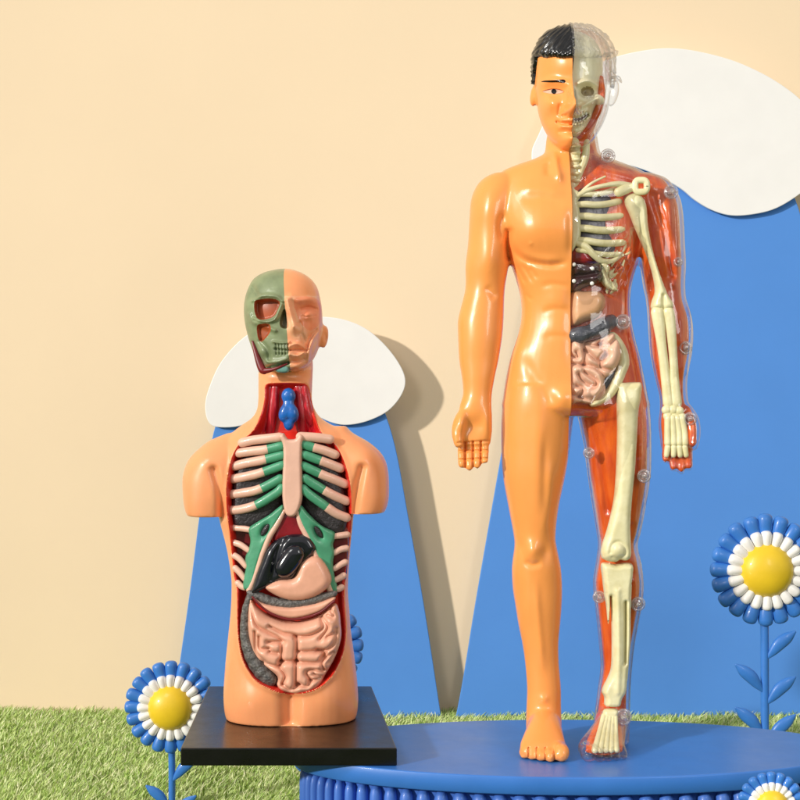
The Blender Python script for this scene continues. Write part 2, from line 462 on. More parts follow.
lc = smoothpoly([(205, 406), (209, 388), (221, 362), (243, 338), (268, 324), (298, 317), (328, 317), (349, 321), (368, 330), (386, 346), (400, 365), (405.5, 381), (401, 396), (388, 411), (368, 421), (347, 425), (330, 422), (308, 412), (285, 408), (262, 416), (240, 426), (217, 427), (208, 421)], 5)
hill('snow_cap_board', lc, YB-.1, M['cap'], 'white snow cap board on top of the hill behind the torso model', 'board', 'white snow cap boards')
rc = smoothpoly([(532, 152), (538, 136), (556, 100), (582, 72), (612, 58), (640, 51), (668, 48), (697, 51), (732, 60), (762, 73), (785, 87), (802, 101), (822, 125), (828, 150), (818, 178), (800, 194), (777, 208), (755, 214), (732, 215.5), (712, 210), (695, 200), (680, 188), (650, 172), (620, 164), (595, 168), (570, 182), (548, 184), (535, 172)], 5)
hill('snow_cap_board', rc, YB-.1, M['cap'], 'large white snow cap board on the hill behind the standing figure', 'board', 'white snow cap boards')

# ---------------------------------------------------------------- podium
pc = Vector((1.70, 0, 0)); A, B = 2.76, 1.17
pod = empty('round_podium', (pc.x, 0, 0), 'low round blue podium with fluted side under the figure', 'podium')
def ellring(a, b, z, n=160): return [Vector((pc.x+a*math.cos(2*math.pi*j/n), b*math.sin(2*math.pi*j/n), z)) for j in range(n)]
rings = [ellring(A-.1, B-.1, POD-.17), ellring(A-.015, B-.015, POD-.17), ellring(A, B, POD-.157), ellring(A, B, POD-.015), ellring(A-.005, B-.005, POD-.005), ellring(A-.018, B-.018, POD)]
v, f = ringmesh(rings); o = link('podium_top', mesh('top', v, f), M['pblue'], pod)
for p in o.data.polygons:
    if len(p.vertices) == 3: p.use_smooth = False
parts = [ringmesh([ellring(A-.17, B-.17, 0), ellring(A-.17, B-.17, POD-.17)])]
N = 84
for k in range(N):
    t = 2*math.pi*k/N; a, b = A-.13, B-.13
    c = Vector((pc.x+a*math.cos(t), b*math.sin(t), 0))
    # spacing along the ellipse differs: radius follows the local spacing
    sp = math.hypot(a*math.sin(t), b*math.cos(t))*2*math.pi/N
    r = sp*.40
    rr = []
    for z, s in ((0, 1), (POD-.34, 1), (POD-.28, .96), (POD-.235, .82), (POD-.205, .55), (POD-.195, .2)):
        nn = Vector((math.cos(t)/a, math.sin(t)/b, 0)).normalized(); tt = Vector((-nn.y, nn.x, 0))
        rr.append([c+tt*(r*s*math.cos(u))+nn*(.075*s*math.sin(u))+Vector((0, 0, z)) for u in np.linspace(0, 2*math.pi, 12, False)])
    parts.append(ringmesh(rr))
v, f = merge(parts); link('fluted_side', mesh('side', v, f), M['pblue2'], pod)

# ---------------------------------------------------------------- flowers
def flower(cx, cy, R, y, label, stem=True):
    """R outer radius in px at distance y"""
    c = P(cx, cy, y); s = (y-CAMY)/F*R
    root = empty('flower', (c.x, y, 0), label, 'flower', 'blue and white flowers')
    def capsule(r0, r1, wr, th, ang, yo, tip=1.0):
        # flattened rounded petal running outward
        rr = []; n = 12; d = Vector((math.cos(ang), 0, math.sin(ang))); t = Vector((-d.z, 0, d.x))
        prof = [(0, .35), (.05, .6), (.2, .8), (.5, .95), (.75, 1.0), (.88, .92), (.95, .72), (.985, .45), (1, .12)]
        for u, w in prof:
            q = c+d*(r0+(r1-r0)*u)*s+Vector((0, yo, 0))
            rr.append([q+t*(w*wr*s*math.cos(a))+Vector((0, w*th*s*math.sin(a), 0)) for a in np.linspace(0, 2*math.pi, n, False)])
        return ringmesh(rr)
    for k in range(20):
        a = math.pi/2+2*math.pi*k/20
        jit = random.uniform(-.02, .02)
        v, f = capsule(.55, 1.0+jit*.6, .138, .12, a+jit*.5, 0); link('petal', mesh('petal', v, f), M['fblue'], root)
        v, f = capsule(.40, .715, .098, .13, a+jit*.5, -.03*s/.47); link('inner_petal', mesh('inner_petal', v, f), M['fwhite'], root)
    v, f = blob(c+Vector((0, -.04, 0)), (.485*s, .30*s, .485*s), 36); link('flower_centre', mesh('centre', v, f), M['fyellow'], root)
    # stem and leaves
    z0 = c.z-.8*s
    v, f = tube([Vector((c.x, y+.05, z0)), Vector((c.x+.004, y+.05, z0*.5)), Vector((c.x, y+.05, 0))], [.075*s]*3, 12, 14)
    link('stem', mesh('stem', v, f), M['fblue'], root)
    for dy, side, up in ((1.57, 1, .46), (2.16, -1, .46), (2.38, 1, .46), (2.93, -1, .46), (3.1, 1, .5)):
        b = Vector((c.x+side*.05*s, y+.02, c.z-dy*s)); e = b+Vector((side*.47*s, -.02, up*s))
        if e.z < .05: continue
        m_ = (b+e)/2+Vector((-side*.03*s, 0, .02*s))
        v, f = tube([b, b.lerp(m_, .5), m_, m_.lerp(e, .55), e], [.03*s, .085*s, .115*s, .1*s, .03*s], 16, 14, .55)
        link('leaf', mesh('leaf', v, f), M['fblue'], root)
    return root
flower(171, 707, 46.6, 2.75, 'blue petalled flower with yellow centre left of the black plinth')
flower(765.5, 570, 56, 4.2, 'tall blue petalled flower behind the podium at the right')
flower(771, 805.5, 34, -1.9, 'small blue petalled flower in front of the podium')
flower(317.5, 645, 46.5, 2.3, 'blue petalled flower mostly hidden behind the torso model')

# ================================================================ STANDING FIGURE
SX = 1.667                       # plane that divides the figure in two halves
fig = empty('anatomical_figure', (SX, 0, POD), 'tall standing male figure, one half orange skin, other half clear showing skeleton', 'anatomical model')
torso = [(150, 548, 596, .06, .24), (156, 541, 603, .06, .26), (161, 530, 614, .05, .28), (166, 515, 628, .04, .3), (173, 500, 644, .03, .33), (183, 494, 652, .02, .37), (200, 492, 653, 0, .41), (222, 495, 650, -.01, .43), (245, 503, 644, -.01, .42), (262, 510, 638, 0, .4), (283, 517, 632, 0, .37), (300, 521, 630, 0, .35), (318, 521.5, 631, 0, .34), (335, 518, 634, 0, .35), (356, 511, 639.5, 0, .355), (378, 506, 644, .01, .37), (398, 503, 648, .01, .38), (408, 503, 649, .01, .38), (416, 520, 632, .02, .3)]
neck = [(120, 552, 594, .12, .22), (136, 547, 597, .08, .24), (148, 545.5, 599, .06, .25), (160, 543, 602, .05, .27), (175, 535, 610, .05, .28)]
larm = [(174, 492, 512, 0, .13), (179, 483, 520, 0, .2), (187, 476, 522, 0, .25), (200, 471, 520, -.01, .27), (218, 469.5, 512, -.02, .27), (244, 468, 509, -.03, .25), (265, 465.5, 508.5, -.04, .235), (287, 465.5, 505, -.04, .21), (303, 462, 504, -.05, .21), (320, 458, 503.5, -.06, .22), (338, 458, 502, -.08, .21), (360, 459, 498.5, -.1, .18), (376, 461.5, 495, -.12, .16), (393, 463, 492, -.14, .135), (404, 460, 491.5, -.16, .125), (416, 457.5, 492, -.17, .12), (432, 457, 492, -.18, .11), (444, 458.5, 490.5, -.18, .09)]
rarm = [(174, 633, 652, 0, .13), (179, 628, 666, 0, .2), (187, 625, 673, 0, .25), (200, 626, 680, -.01, .27), (218, 634, 683, -.02, .27), (244, 638, 684.5, -.03, .25), (262, 640, 685.5, -.04, .235), (285, 643, 685, -.04, .21), (300, 646, 686, -.05, .21), (316, 647.5, 691, -.06, .22), (333, 648.5, 693, -.08, .21), (352, 650, 692, -.1, .18), (368, 653, 689, -.12, .16), (382, 656, 687, -.13, .14), (396, 659.5, 687.5, -.14, .13), (408, 660, 690, -.16, .125), (422, 658.5, 694, -.17, .12), (436, 659.5, 695, -.18, .11), (448, 661, 693, -.18, .09)]
lleg = [(385, 506, 572, .01, .34), (402, 503, 574, .01, .36), (420, 501.5, 573, .01, .35), (449, 501.5, 569.5, .01, .33), (476, 503, 565, .01, .31), (507, 508.5, 558.5, .02, .27), (534, 513.5, 555.5, .02, .23), (546, 514.5, 556.5, .02, .225), (566, 512, 560.5, .03, .23), (586, 512.5, 562, .06, .24), (606, 515.5, 561.5, .07, .235), (625, 518.5, 560, .07, .21), (642, 522, 558.5, .07, .19), (662, 525, 558.8, .07, .17), (687, 527, 560.8, .07, .165), (705, 526.5, 561, .07, .17), (725, 526, 561.5, .06, .2), (742, 527, 561, .07, .22)]
rleg = [(385, 574, 645, .01, .34), (402, 576, 648.5, .01, .36), (422, 579, 650.5, .01, .35), (446, 584, 651, .01, .33), (474, 587.5, 650.5, .01, .31), (507, 592.5, 645.5, .02, .27), (532, 596.5, 640.5, .02, .23), (545, 598, 637.5, .02, .225), (562, 596, 641, .03, .23), (582, 593, 643.5, .06, .24), (601, 594.5, 642.5, .07, .235), (625, 597, 638, .07, .21), (645, 599, 634.5, .07, .19), (667, 600.5, 632, .07, .17), (690, 597.5, 630.5, .07, .165), (710, 595, 630, .07, .17), (728, 593, 629.5, .06, .2), (742, 592, 629, .07, .22)]
head = [(31, 562, 582, .02, .12), (34, 551, 594, .0, .24), (40, 543, 602.5, -.01, .33), (50, 536.5, 609, -.02, .39), (62, 534.5, 611, -.03, .41), (75, 535, 611, -.03, .42), (88, 535.5, 610.5, -.03, .41), (100, 537, 609, -.05, .4), (112, 538.5, 607.5, -.08, .37), (124, 542.3, 603, -.11, .34), (134, 547.5, 597.5, -.14, .3), (142, 553.5, 591.5, -.18, .24), (149, 561.5, 582, -.24, .14)]
Z = POD
def foot(x0, x1, c, w=.165):
    m = ((x0+x1)/2+c)/2
    return [loft_y([(.36, c-.08, c+.08, Z+.03, Z+.2), (.3, c-.13, c+.13, Z+.005, Z+.34), (.12, c-w, c+w, Z, Z+.42), (-.06, c-w, c+w, Z, Z+.4), (-.25, m-w-.025, m+w+.025, Z, Z+.33), (-.42, x0+.005, x1-.005, Z, Z+.225), (-.52, x0+.01, x1-.01, Z, Z+.16), (-.56, x0+.05, x1-.05, Z+.02, Z+.12)])]
def toes(xs, ys, rs):
    return [tube([Vector((x, -.42, Z+r*1.05)), Vector((x, (y-.42)/2-.02, Z+r*1.15)), Vector((x, y+r, Z+r*.95))], [r, r*1.02, r], 8, 14) for x, y, r in zip(xs, ys, rs)]
def X(px, d=13.4): return (px-400)*d/F
feetL = foot(X(521), X(568.5), X(544, 14))+toes([X(525), X(532.5), X(541), X(550), X(561.5)], [-.54, -.59, -.64, -.68, -.68], [.045, .048, .052, .055, .078])
feetR = foot(X(580), X(629), X(611.5, 14))+toes([X(588), X(599.5), X(608.5), X(617), X(624.5)], [-.7, -.69, -.66, -.62, -.58], [.078, .055, .052, .048, .045])
def fingers(xs, y0, ys, thumb):
    o = []
    for i, (a, yb) in enumerate(zip(xs, ys)):
        o.append(tube([P(a, y0, -.18), P(a, y0+8, -.2), P(a+.1, (y0+yb)/2+5, -.25), P(a+.2, yb-4, -.27)], [.04, .041, .04, .036], 12, 12))
    pts = [P(x, y, q) for x, y, q in thumb]
    o.append(tube(pts, [.07, .075, .062, .048], 12, 12)); return o
handL = fingers([461.3, 469.2, 477.2, 484.8], 438, [469, 471.5, 469.5, 464.5], [(466, 412, -.2), (460.5, 422, -.24), (457.5, 433, -.27), (458.5, 443.5, -.3)])
handR = fingers([665.5, 673, 681, 689], 440, [464, 472.5, 475, 471.5], [(686, 410, -.2), (692, 421, -.24), (694.5, 434, -.27), (693.5, 446, -.3)])
def earb(x, s): return blob(P(x, 95, .08), (.045, .07, .12), 20, s*.18)
extras = [earb(534.5, 1), blob(P(612.8, 93, .08), (.06, .08, .14), 20, .2), blob(P(571.5, 128, -.2), (.2, .2, .16))]
lofts = [loft(torso, e=2.25), loft(neck), loft(larm), loft(rarm), loft(lleg), loft(rleg), loft(head, e=2.15)]+feetL+feetR+handL+handR+extras
body = remesh(lofts, .0165, 7, 'body')
subdiv(body, lambda c: c.z > P(0, 152, 0).z)
subdiv(body, lambda c: (c.x < P(496, 400, 0).x or c.x > P(656, 400, 0).x) and P(0, 405, 0).z > c.z)
subdiv(body, lambda c: c.z < POD+.3 and c.y < -.3)
def mir(ops, sx=571.3):
    o = []
    for q in ops:
        if q[0] == 'b': o.append(('b', 2*sx-q[1], q[2], q[3], q[4], q[5], -(q[6] if len(q) > 6 else 0)))
        else: o.append((q[0], [(2*sx-x, y) for x, y in q[1]], q[2], q[3]))
    return o
chest = [('b', 540, 228, 30, 26, .085), ('b', 522, 238, 16, 20, .03), ('c', [(511, 240), (516, 253), (528, 261), (545, 264.5), (560, 264), (571, 259)], 3.2, -.045),
         ('c', [(516, 250), (530, 258), (547, 261), (562, 260)], 5, .02),
         ('c', [(509, 232), (508, 245), (509, 258)], 3, -.08),
         ('c', [(571, 205), (571, 262)], 5, -.02), ('c', [(515, 190), (540, 189), (567, 197)], 6, .025), ('c', [(515, 199), (545, 199), (567, 206)], 6, -.015),
         ('b', 530, 244.5, 1.8, 1.6, .012),
         ('c', [(514, 262), (521, 274), (527, 286)], 2.2, -.03), ('c', [(520, 262), (529, 275), (534, 285)], 2.2, -.022), ('c', [(529, 266), (538, 280)], 2.2, -.018),
         ('c', [(524, 293), (533, 301)], 2, -.012),
         ('c', [(571, 268), (571, 380)], 6, -.014), ('c', [(538, 287), (552, 284), (571, 287)], 3, -.014), ('c', [(540, 312), (555, 309), (571, 311)], 3, -.014),
         ('c', [(541, 338), (556, 336), (571, 338)], 3, -.010), ('b', 555, 300, 10, 10, .012), ('b', 555, 325, 10, 10, .012),
         ('c', [(519, 350), (535, 378), (553, 402), (566, 413)], 6, -.02), ('b', 562, 398, 9, 9, .05), ('b', 517, 352, 8, 12, .02),
         ('c', [(555, 150), (556, 165), (561, 185)], 3.5, .045), ('c', [(548, 160), (549, 178)], 4, -.03), ('b', 567, 180, 6, 8, -.02),
         ('b', 488, 205, 13, 20, .03), ('b', 489, 255, 9, 20, .03), ('c', [(485, 285), (497, 300)], 4, -.02),
         ('c', [(506, 210), (500, 225), (503, 245)], 3.5, -.035),
         ('c', [(541, 390), (539, 430), (538, 480), (537, 545)], 8, .03), ('c', [(551, 455), (548, 500), (541, 545)], 6, .03), ('c', [(545, 430), (544, 520)], 4, -.02),
         ('b', 532, 550, 8, 9, .05), ('c', [(523, 560), (532, 565), (543, 562)], 3, -.025), ('b', 522, 548, 4, 7, -.02), ('b', 546, 552, 5, 9, -.02),
         ('c', [(535, 572), (538, 620), (543, 680)], 4, .03), ('b', 528, 600, 7, 25, .02), ('b', 544, 699, 4, 4, .02)]
facel = [('b', 571.5, 62, 26, 14, .03), ('c', [(541, 84), (552, 81), (566, 84)], 4, .035), ('b', 553, 92, 9.5, 6, -.065), ('b', 553, 92, 7, 4, .03),
         ('b', 571.5, 96, 4, 10, .07), ('b', 571.5, 108, 4.5, 7, .13), ('b', 571.5, 113, 6, 3.5, .06), ('b', 565, 113.5, 3, 2.6, .045), ('c', [(560, 106), (559, 114)], 2.2, -.02),
         ('b', 549, 104, 9, 8, .06), ('b', 547, 119, 6, 7, -.03), ('c', [(557, 121.8), (564, 123.2), (571.5, 124)], 1.1, -.035), ('c', [(562, 120.6), (571, 120.4)], 1.5, .03),
         ('c', [(561, 127), (571, 127.3)], 1.9, .03), ('c', [(560, 131.5), (571, 132)], 2.4, -.014), ('b', 571, 140, 8, 5, .04), ('c', [(571.3, 115.5), (571.3, 119)], 1.6, -.015),
         ('c', [(562.5, 115.7), (566, 116.2)], .9, -.03)]
chest = [(('t',)+q[1:3]+(q[3]*.75,)) if (q[0] == 'c' and q[1] != [(509, 232), (508, 245), (509, 258)]) else q for q in chest]
handl = [('c', [(465.2, 443), (465.3, 468)], 1.0, -.04), ('c', [(473.2, 442), (473.2, 470)], 1.0, -.04), ('c', [(481.1, 442), (481, 466)], 1.0, -.04),
         ('b', 474, 427, 10, 10, -.05), ('b', 462, 424, 5, 10, .03), ('b', 487, 422, 4, 12, .02),
         ('c', [(458, 443), (489, 441)], 1.1, -.015), ('c', [(458, 451.5), (488, 450.5)], 1.0, -.018), ('c', [(458, 460), (488, 458.5)], 1.0, -.018)]
handr = [('c', [(669.3, 445), (669.3, 470)], 1.0, -.04), ('c', [(677, 446), (677, 473)], 1.0, -.04), ('c', [(685, 446), (685, 472)], 1.0, -.04),
         ('c', [(662, 452), (694, 452)], 1.0, -.02), ('c', [(662, 461), (694, 461)], 1.0, -.02), ('b', 677, 430, 10, 10, -.05)]
ntoe = [('c', [(a, 748), (a, 764)], .9, -.03) for a in (528.7, 537, 545.7, 554.5)]
ntoer = [('c', [(a, 748), (a, 766)], 1.0, -.05) for a in (594, 604, 613, 621)]+[('b', a, 757, 3, 1.6, .03) for a in (588, 599.5, 608.5, 617, 624.5)]
# creases that run along the clear side over the lower ribs
rs = random.Random(3)
serr = [('c', [(622+k*2.2, 228+k*7), (612+k*1.5, 246+k*7), (600+k*1.5, 258+k*6.5)], 1.5, .05) for k in range(5)]
serr += [('c', [(a, b), (a+4, b+9), (a+1, b+17)], 1.3, .045*rs.choice((-1, 1))) for a, b in [(604, 262), (610, 266), (617, 262), (622, 270), (613, 275), (607, 272), (624, 258), (628, 250)]]
serr += [('c', [(646, 246), (643, 262), (648, 280)], 1.8, .04), ('c', [(650, 256), (648, 272), (652, 288)], 1.6, -.035)]
serr += [('c', [(x_, 58), (x_+1, 90), (x_-5, 118), (x_-14, 136)], 1.1, .035) for x_ in (604, 608)]+[('c', [(606.5, 60), (606.5, 90), (600, 122)], 1.0, -.03)]
serr += [('c', [(676, 200), (678, 225), (679, 250)], 1.5, .03), ('c', [(688, 300), (690, 330), (686, 372)], 1.6, .03)]
sculpt(body, chest+[q for q in mir(chest) if not (q[0] in 'ct' and q[1][0][1] > 395)]+facel+mir(facel)[1:]+handl+handr+ntoe+ntoer+serr)

leftm = bisect(body, (SX, 0, 0), (1, 0, 0), True, True)
rightm = bisect(body, (SX+.004, 0, 0), (-1, 0, 0), True, False)
hairpoly = [(520, 15), (625, 15), (625, 92), (610.5, 92), (608.5, 72), (605.5, 57.5), (590, 58.5), (571, 58.2), (563, 58.8), (556, 57), (548, 58), (541, 56.5), (538, 58), (536.8, 66), (535.8, 76), (534.6, 87), (520, 92)]
def hairmask(me):
    c, px, n = facepx(me)
    return np.where(c[:, 1] < -.02, inside(px, hairpoly), (px[:, 1] < np.where(c[:, 1] > .24, 112, 84))) & (px[:, 1] < 125)
def hairmesh(me, name, off, tf=.3):
    snapto(me, hairpoly, 1.1, lambda co: co[:, 1] < 0)
    hm = copyfaces(me, hairmask(me), name)
    bm = bmesh.new(); bm.from_mesh(hm); bmesh.ops.delete(bm, geom=[v_ for v_ in bm.verts if not v_.link_faces], context='VERTS'); bm.to_mesh(hm); bm.free()
    co, no = getco(hm), getno(hm); px = proj(co)
    s, _ = sdf(px, hairpoly); e = np.where(co[:, 1] < 0, np.clip(s/2.5, 0, 1)**.5, 1)
    u = px[:, 0]*.9+px[:, 1]*.75*np.sign(px[:, 0]-571)*-1+2.2*np.sin(px[:, 1]*.22+px[:, 0]*.1)
    rid = np.abs(np.sin(u*.62))*.6+.4*np.abs(np.sin(u*1.31+px[:, 1]*.3))
    tip = .022*np.exp(-((px[:, 1]-54)/3.)**2)*np.abs(np.sin(px[:, 0]*.8))*(co[:, 1] < -.1)
    co = co+no*((off*.9+.02*rid)*e+tip*tf)[:, None]+no*.004
    setco(hm, co); return hm
hairL = hairmesh(leftm, 'hair', .02); hairR = hairmesh(rightm, 'clear_hair', .03, 1.4)
# skin and shell
skin = link('skin_half', leftm, M['skin'], fig); tag(skin, 'opaque orange skin half')
shell = link('clear_shell', rightm, M['clear'], fig)
link('hair', hairL, M['hair'], fig); link('clear_hair', hairR, M['clear2'], fig)
# painted face marks follow the skin surface
def decal(me, poly, name, m, off=.006, parent=None, step=.7):
    """thin painted patch laid on the front skin of me"""
    v, f = pillow(poly, 0, .0, 1.0, step=step, back=0, smooth=True)
    from mathutils.bvhtree import BVHTree
    bm = bmesh.new(); bm.from_mesh(me); t = BVHTree.FromBMesh(bm); bm.free()
    off3 = Vector(parent.location)
    cam = Vector((0, CAMY, CAMZ))-off3
    pts = np.array([tuple(q) for q in v]); out = []
    for q in v:
        d = (Vector(q)-off3-cam).normalized(); h = t.ray_cast(cam, d)
        out.append((h[0]-d*off if h[0] is not None else Vector(q)-off3)+off3)
    return link(name, mesh(name, out, f), m, parent)
decal(leftm, zc([(208, 412), (230, 404), (290, 402), (330, 398), (356, 396), (368, 404), (366, 414), (350, 418), (320, 414), (260, 414)], 6.667, 510, 20), 'eyebrow', M['black'], .008, fig)
ey = decal(leftm, zc([(218, 478), (245, 467), (280, 460), (315, 462), (340, 469), (356, 478), (335, 488), (300, 492), (258, 489)], 6.667, 510, 20), 'eye', mat('eye_white', (252, 226, 200), .3, .3, .02, 5), .006, fig)
pu = decal(leftm, [(553.8+2.5*math.cos(a), 91.3+2.5*math.sin(a)) for a in np.linspace(0, 2*math.pi, 13)[:-1]], 'pupil', M['black'], .012, fig)
pu.parent = ey
decal(leftm, zc([(214, 476), (242, 464), (282, 456.5), (320, 458.5), (344, 466), (358, 477), (342, 470), (315, 463), (280, 461), (243, 469)], 6.667, 510, 20), 'eyelid_line', mat('lid_brown', (205, 112, 56), .4, .2), .011, fig, .6)

# ---------------------------------------------------------------- muscle layer inside the clear half
def inset(rows, l, r, f=.76, back=.07):
    return [(a, b+l, c-r, y+back, ry*f) for a, b, c, y, ry in rows]
tm = [(a, b+3, c-2.2, y+.07, ry*.74) for a, b, c, y, ry in torso]
mus = [loft(tm), loft(inset(neck, 3, 2.5)), loft(inset(rarm, 2.2, 4.2)), loft(inset(rleg, 3, 4)), loft(inset([(a+6, b, c, y, r) for a, b, c, y, r in head[:-2]], 7, 9, .6, .2)), ]
ft = loft_y([(.3, X(598, 14.2), X(618, 14.2), Z+.03, Z+.3), (.1, X(596, 14), X(625, 14), Z+.03, Z+.4), (-.1, X(595, 13.8), X(624, 13.8), Z+.03, Z+.36), (-.3, X(588, 13.6), X(625, 13.6), Z+.03, Z+.22), (-.5, X(586, 13.4), X(625, 13.4), Z+.03, Z+.12)])
mus += [ft]+[tube([P(a, 444, -.14), P(a, b-5, -.25)], [.036, .034], 6, 10) for a, b in ((665.5, 464), (673, 472), (681, 474), (689, 471))]
mus += [tube([P(686, 410, -.14), P(691, 424, -.24), P(692.5, 443, -.28)], [.05, .055, .042], 8, 10)]
mm = remesh(mus, .019, 5, 'muscle')
msc = [('c', [(654, 196), (664, 230), (672, 275)], 4, -.05), ('b', 668, 222, 6, 30, .05), ('b', 676, 262, 4, 30, .03), ('c', [(660, 230), (666, 262), (672, 285)], 3, .03),
       ('c', [(575, 420), (590, 470), (606, 540)], 4, .03), ('c', [(590, 420), (600, 460), (608, 510)], 3, -.03), ('c', [(640, 410), (640, 450), (632, 520)], 4, .03), ('c', [(634, 420), (636, 470), (628, 530)], 2.5, -.03),
       ('c', [(653, 320), (656, 360), (662, 400)], 3, .03), ('c', [(680, 320), (682, 360), (682, 390)], 3, .03), ('c', [(597, 580), (602, 640), (604, 690)], 3, .03), ('c', [(634, 580), (632, 640), (626, 690)], 3, .03),
       ('c', [(600, 170), (625, 176), (650, 184)], 4, .03), ('c', [(596, 182), (625, 190)], 3, -.02), ('c', [(626, 300), (624, 330)], 3, .03)]
sculpt(mm, msc); mm = bisect(mm, (SX+.012, 0, 0), (-1, 0, 0), True, True)
link('muscle_layer', mm, M['muscle'], fig)

# ---------------------------------------------------------------- bones and organs
def part(name, vf, m, parent): return link(name, mesh(name, *vf), m, parent)
def pt(pts, y): return [P(a, b, y if not callable(y) else y(a, b)) for a, b in pts]
lung = smoothpoly([(574, 192), (600, 190), (616, 196), (622, 215), (623, 240), (618, 256), (600, 262), (582, 252), (574, 240)], 4)
part('lung', pillow(lung, -.16, .12, 12, step=1.6, ycurve=lambda x, y: ((x-575)/50)**2*.14, smooth=False), M['lung'], fig)
cage = empty('rib_cage', (0, 0, 0)); cage.parent = fig; cage.location = (0, 0, 0)
def ry_(a, b): return -.335+((a-576)/48)**2*.2
for y0, xe, dy, r in ((193, 614, -3, .028), (203, 619, -1.5, .034), (214.5, 622, 1, .037), (226.5, 623.5, 2.5, .038), (238.5, 623, 4, .036), (248.5, 621, 6, .028)):
    pts = [(578, y0+1.5)]+[(578+(xe-578)*t, y0+2.5*math.sin(t*math.pi)+dy*t) for t in (.2, .4, .6, .8, 1)]
    pts += [(xe+2, y0+dy+2)]
    q = [P(a, b, ry_(a, b)) for a, b in pts[:-1]]+[P(xe+1.5, y0+dy+1, ry_(xe, 0)+.12)]
    part('rib', tube(q, [r*.9]+[r]*5+[r*.7], 26, 10, .8), M['bone'], cage)
part('costal_cartilage', tube(pt([(577, 243), (586, 247), (594, 255), (602, 261), (612, 261), (620, 256)], lambda a, b: ry_(a, b)-.01), [.03, .036, .034, .03, .025, .02], 30, 10, .7), M['bone'], cage)
part('sternum', pillow([(570, 191), (576, 190), (580, 194), (578, 201), (580, 212), (581, 228), (580, 240), (576, 247), (570, 248)], -.31, .055, 4, step=1.0), M['bone'], fig)
part('clavicle', tube(pt([(575, 197), (588, 190), (604, 185.5), (618, 184), (631, 186)], lambda a, b: -.34+((a-576)/60)**2*.12), [.026, .022, .022, .03, .034], 24, 10), M['bone'], fig)
part('first_rib', tube(pt([(573, 205), (582, 192), (592, 183), (605, 176.5)], -.3), [.02, .018, .014, .01], 20, 10), M['bone'], fig)
ring = [P(641+6.3*math.cos(a)*(1-.06*math.cos(4*a)), 186+6.3*math.sin(a)*(1-.06*math.cos(4*a)), -.3) for a in np.linspace(0, 2*math.pi+.15, 25)]
sc = part('scapula', merge([tube(ring, [.033]*25, 48, 10, .7, False), tube(pt([(619, 192), (626, 189), (634, 187)], -.28), [.05, .05, .035], 14, 12, .8)]), M['bone'], fig)
part('humerus', pillow([(625, 197), (633, 193), (642, 197), (646.5, 207), (648, 225), (651, 243), (656, 262), (662, 280), (668, 295), (673, 303), (672, 309.5), (664, 311), (657, 311), (651, 308.5), (651.5, 301), (654.5, 292), (653, 278), (648, 260), (641, 243), (634.5, 228), (629, 214), (625, 205)], -.21, .1, 6, step=1.1, relief=[('b', 634, 204, 5, 6, .03), ('c', [(662, 296), (662, 309)], 2, -.03)], ycurve=lambda x, y: (y-195)/110*.02), M['bone'], fig)
part('ulna', tube(pt([(657.5, 312), (658.5, 320), (661, 340), (663.5, 360), (666, 382), (668.5, 403)], -.24), [.066, .062, .05, .046, .048, .056], 40, 14, .7), M['bone'], fig)
part('radius', tube(pt([(668.5, 312), (670, 320), (672, 340), (673.5, 360), (674.5, 382), (676, 403)], -.24), [.06, .056, .046, .042, .048, .06], 40, 14, .7), M['bone'], fig)
hb = empty('hand_bones', (0, 0, 0)); hb.parent = fig; hb.location = (0, 0, 0)
for a, b, r in ((666.5, 410, .05), (673, 410, .05), (679, 411, .05), (668, 416, .05), (674.5, 417, .05), (681, 417, .05)):
    part('carpal', blob(P(a, b, -.26), (r, r*.7, r*.95), 14), M['bone'], hb)
for x0, x1, x2, yb in ((668, 667.5, 666.5, 462), (672.5, 673.5, 673.5, 470), (677, 679, 680, 472), (681.5, 684.5, 686, 468)):
    part('metacarpal', tube(pt([(x0, 418), (x1, 432), (x1+.3, 443)], -.27), [.037, .033, .037], 16, 10), M['bone'], hb)
    part('phalanx', tube(pt([(x1+.2, 447), (x2, 455)], -.27), [.032, .027], 8, 10), M['bone'], hb)
# crumpled lower side of the rib cage
rs2 = random.Random(11)
for k in range(34):
    t = k/33; a = 631-20*t+rs2.uniform(-8, 4); b = 236+50*t+rs2.uniform(-7, 5); l = rs2.uniform(5, 10); an = rs2.uniform(.5, 1.5)
    pts = [(a, b), (a-l*.5*math.cos(an)+rs2.uniform(-1, 1), b+l*.5*math.sin(an)), (a-l*math.cos(an), b+l*math.sin(an))]
    part('side_rib', tube([P(x_, y_, -.2+((x_-590)/48)**2*.1) for x_, y_ in pts], [.01, rs2.uniform(.012, .022), .01], 12, 8, .8), M['bone' if k % 3 else 'muscle'], cage)
part('side_bone', pillow([(596, 265), (604, 262), (610, 268), (608, 276), (614, 284), (618, 291), (610, 290), (602, 284), (600, 276)], -.24, .06, 4, step=1, relief=[('c', [(600, 266), (606, 275), (612, 288)], 1.3, -.04)]), M['bone'], cage)
# neck: spine and throat bones
part('neck_bones', merge([tube(pt([(573.5, 143), (575, 155), (574, 170), (573, 186)], -.17), [.06, .055, .05, .05], 20, 14), tube(pt([(587, 142), (585, 158), (580, 172), (576, 186)], -.19), [.03, .04, .035, .02], 20, 12)]+[blob(P(576, 146+7*k, -.2), (.05, .06, .025), 14) for k in range(6)]), M['bone'], fig)
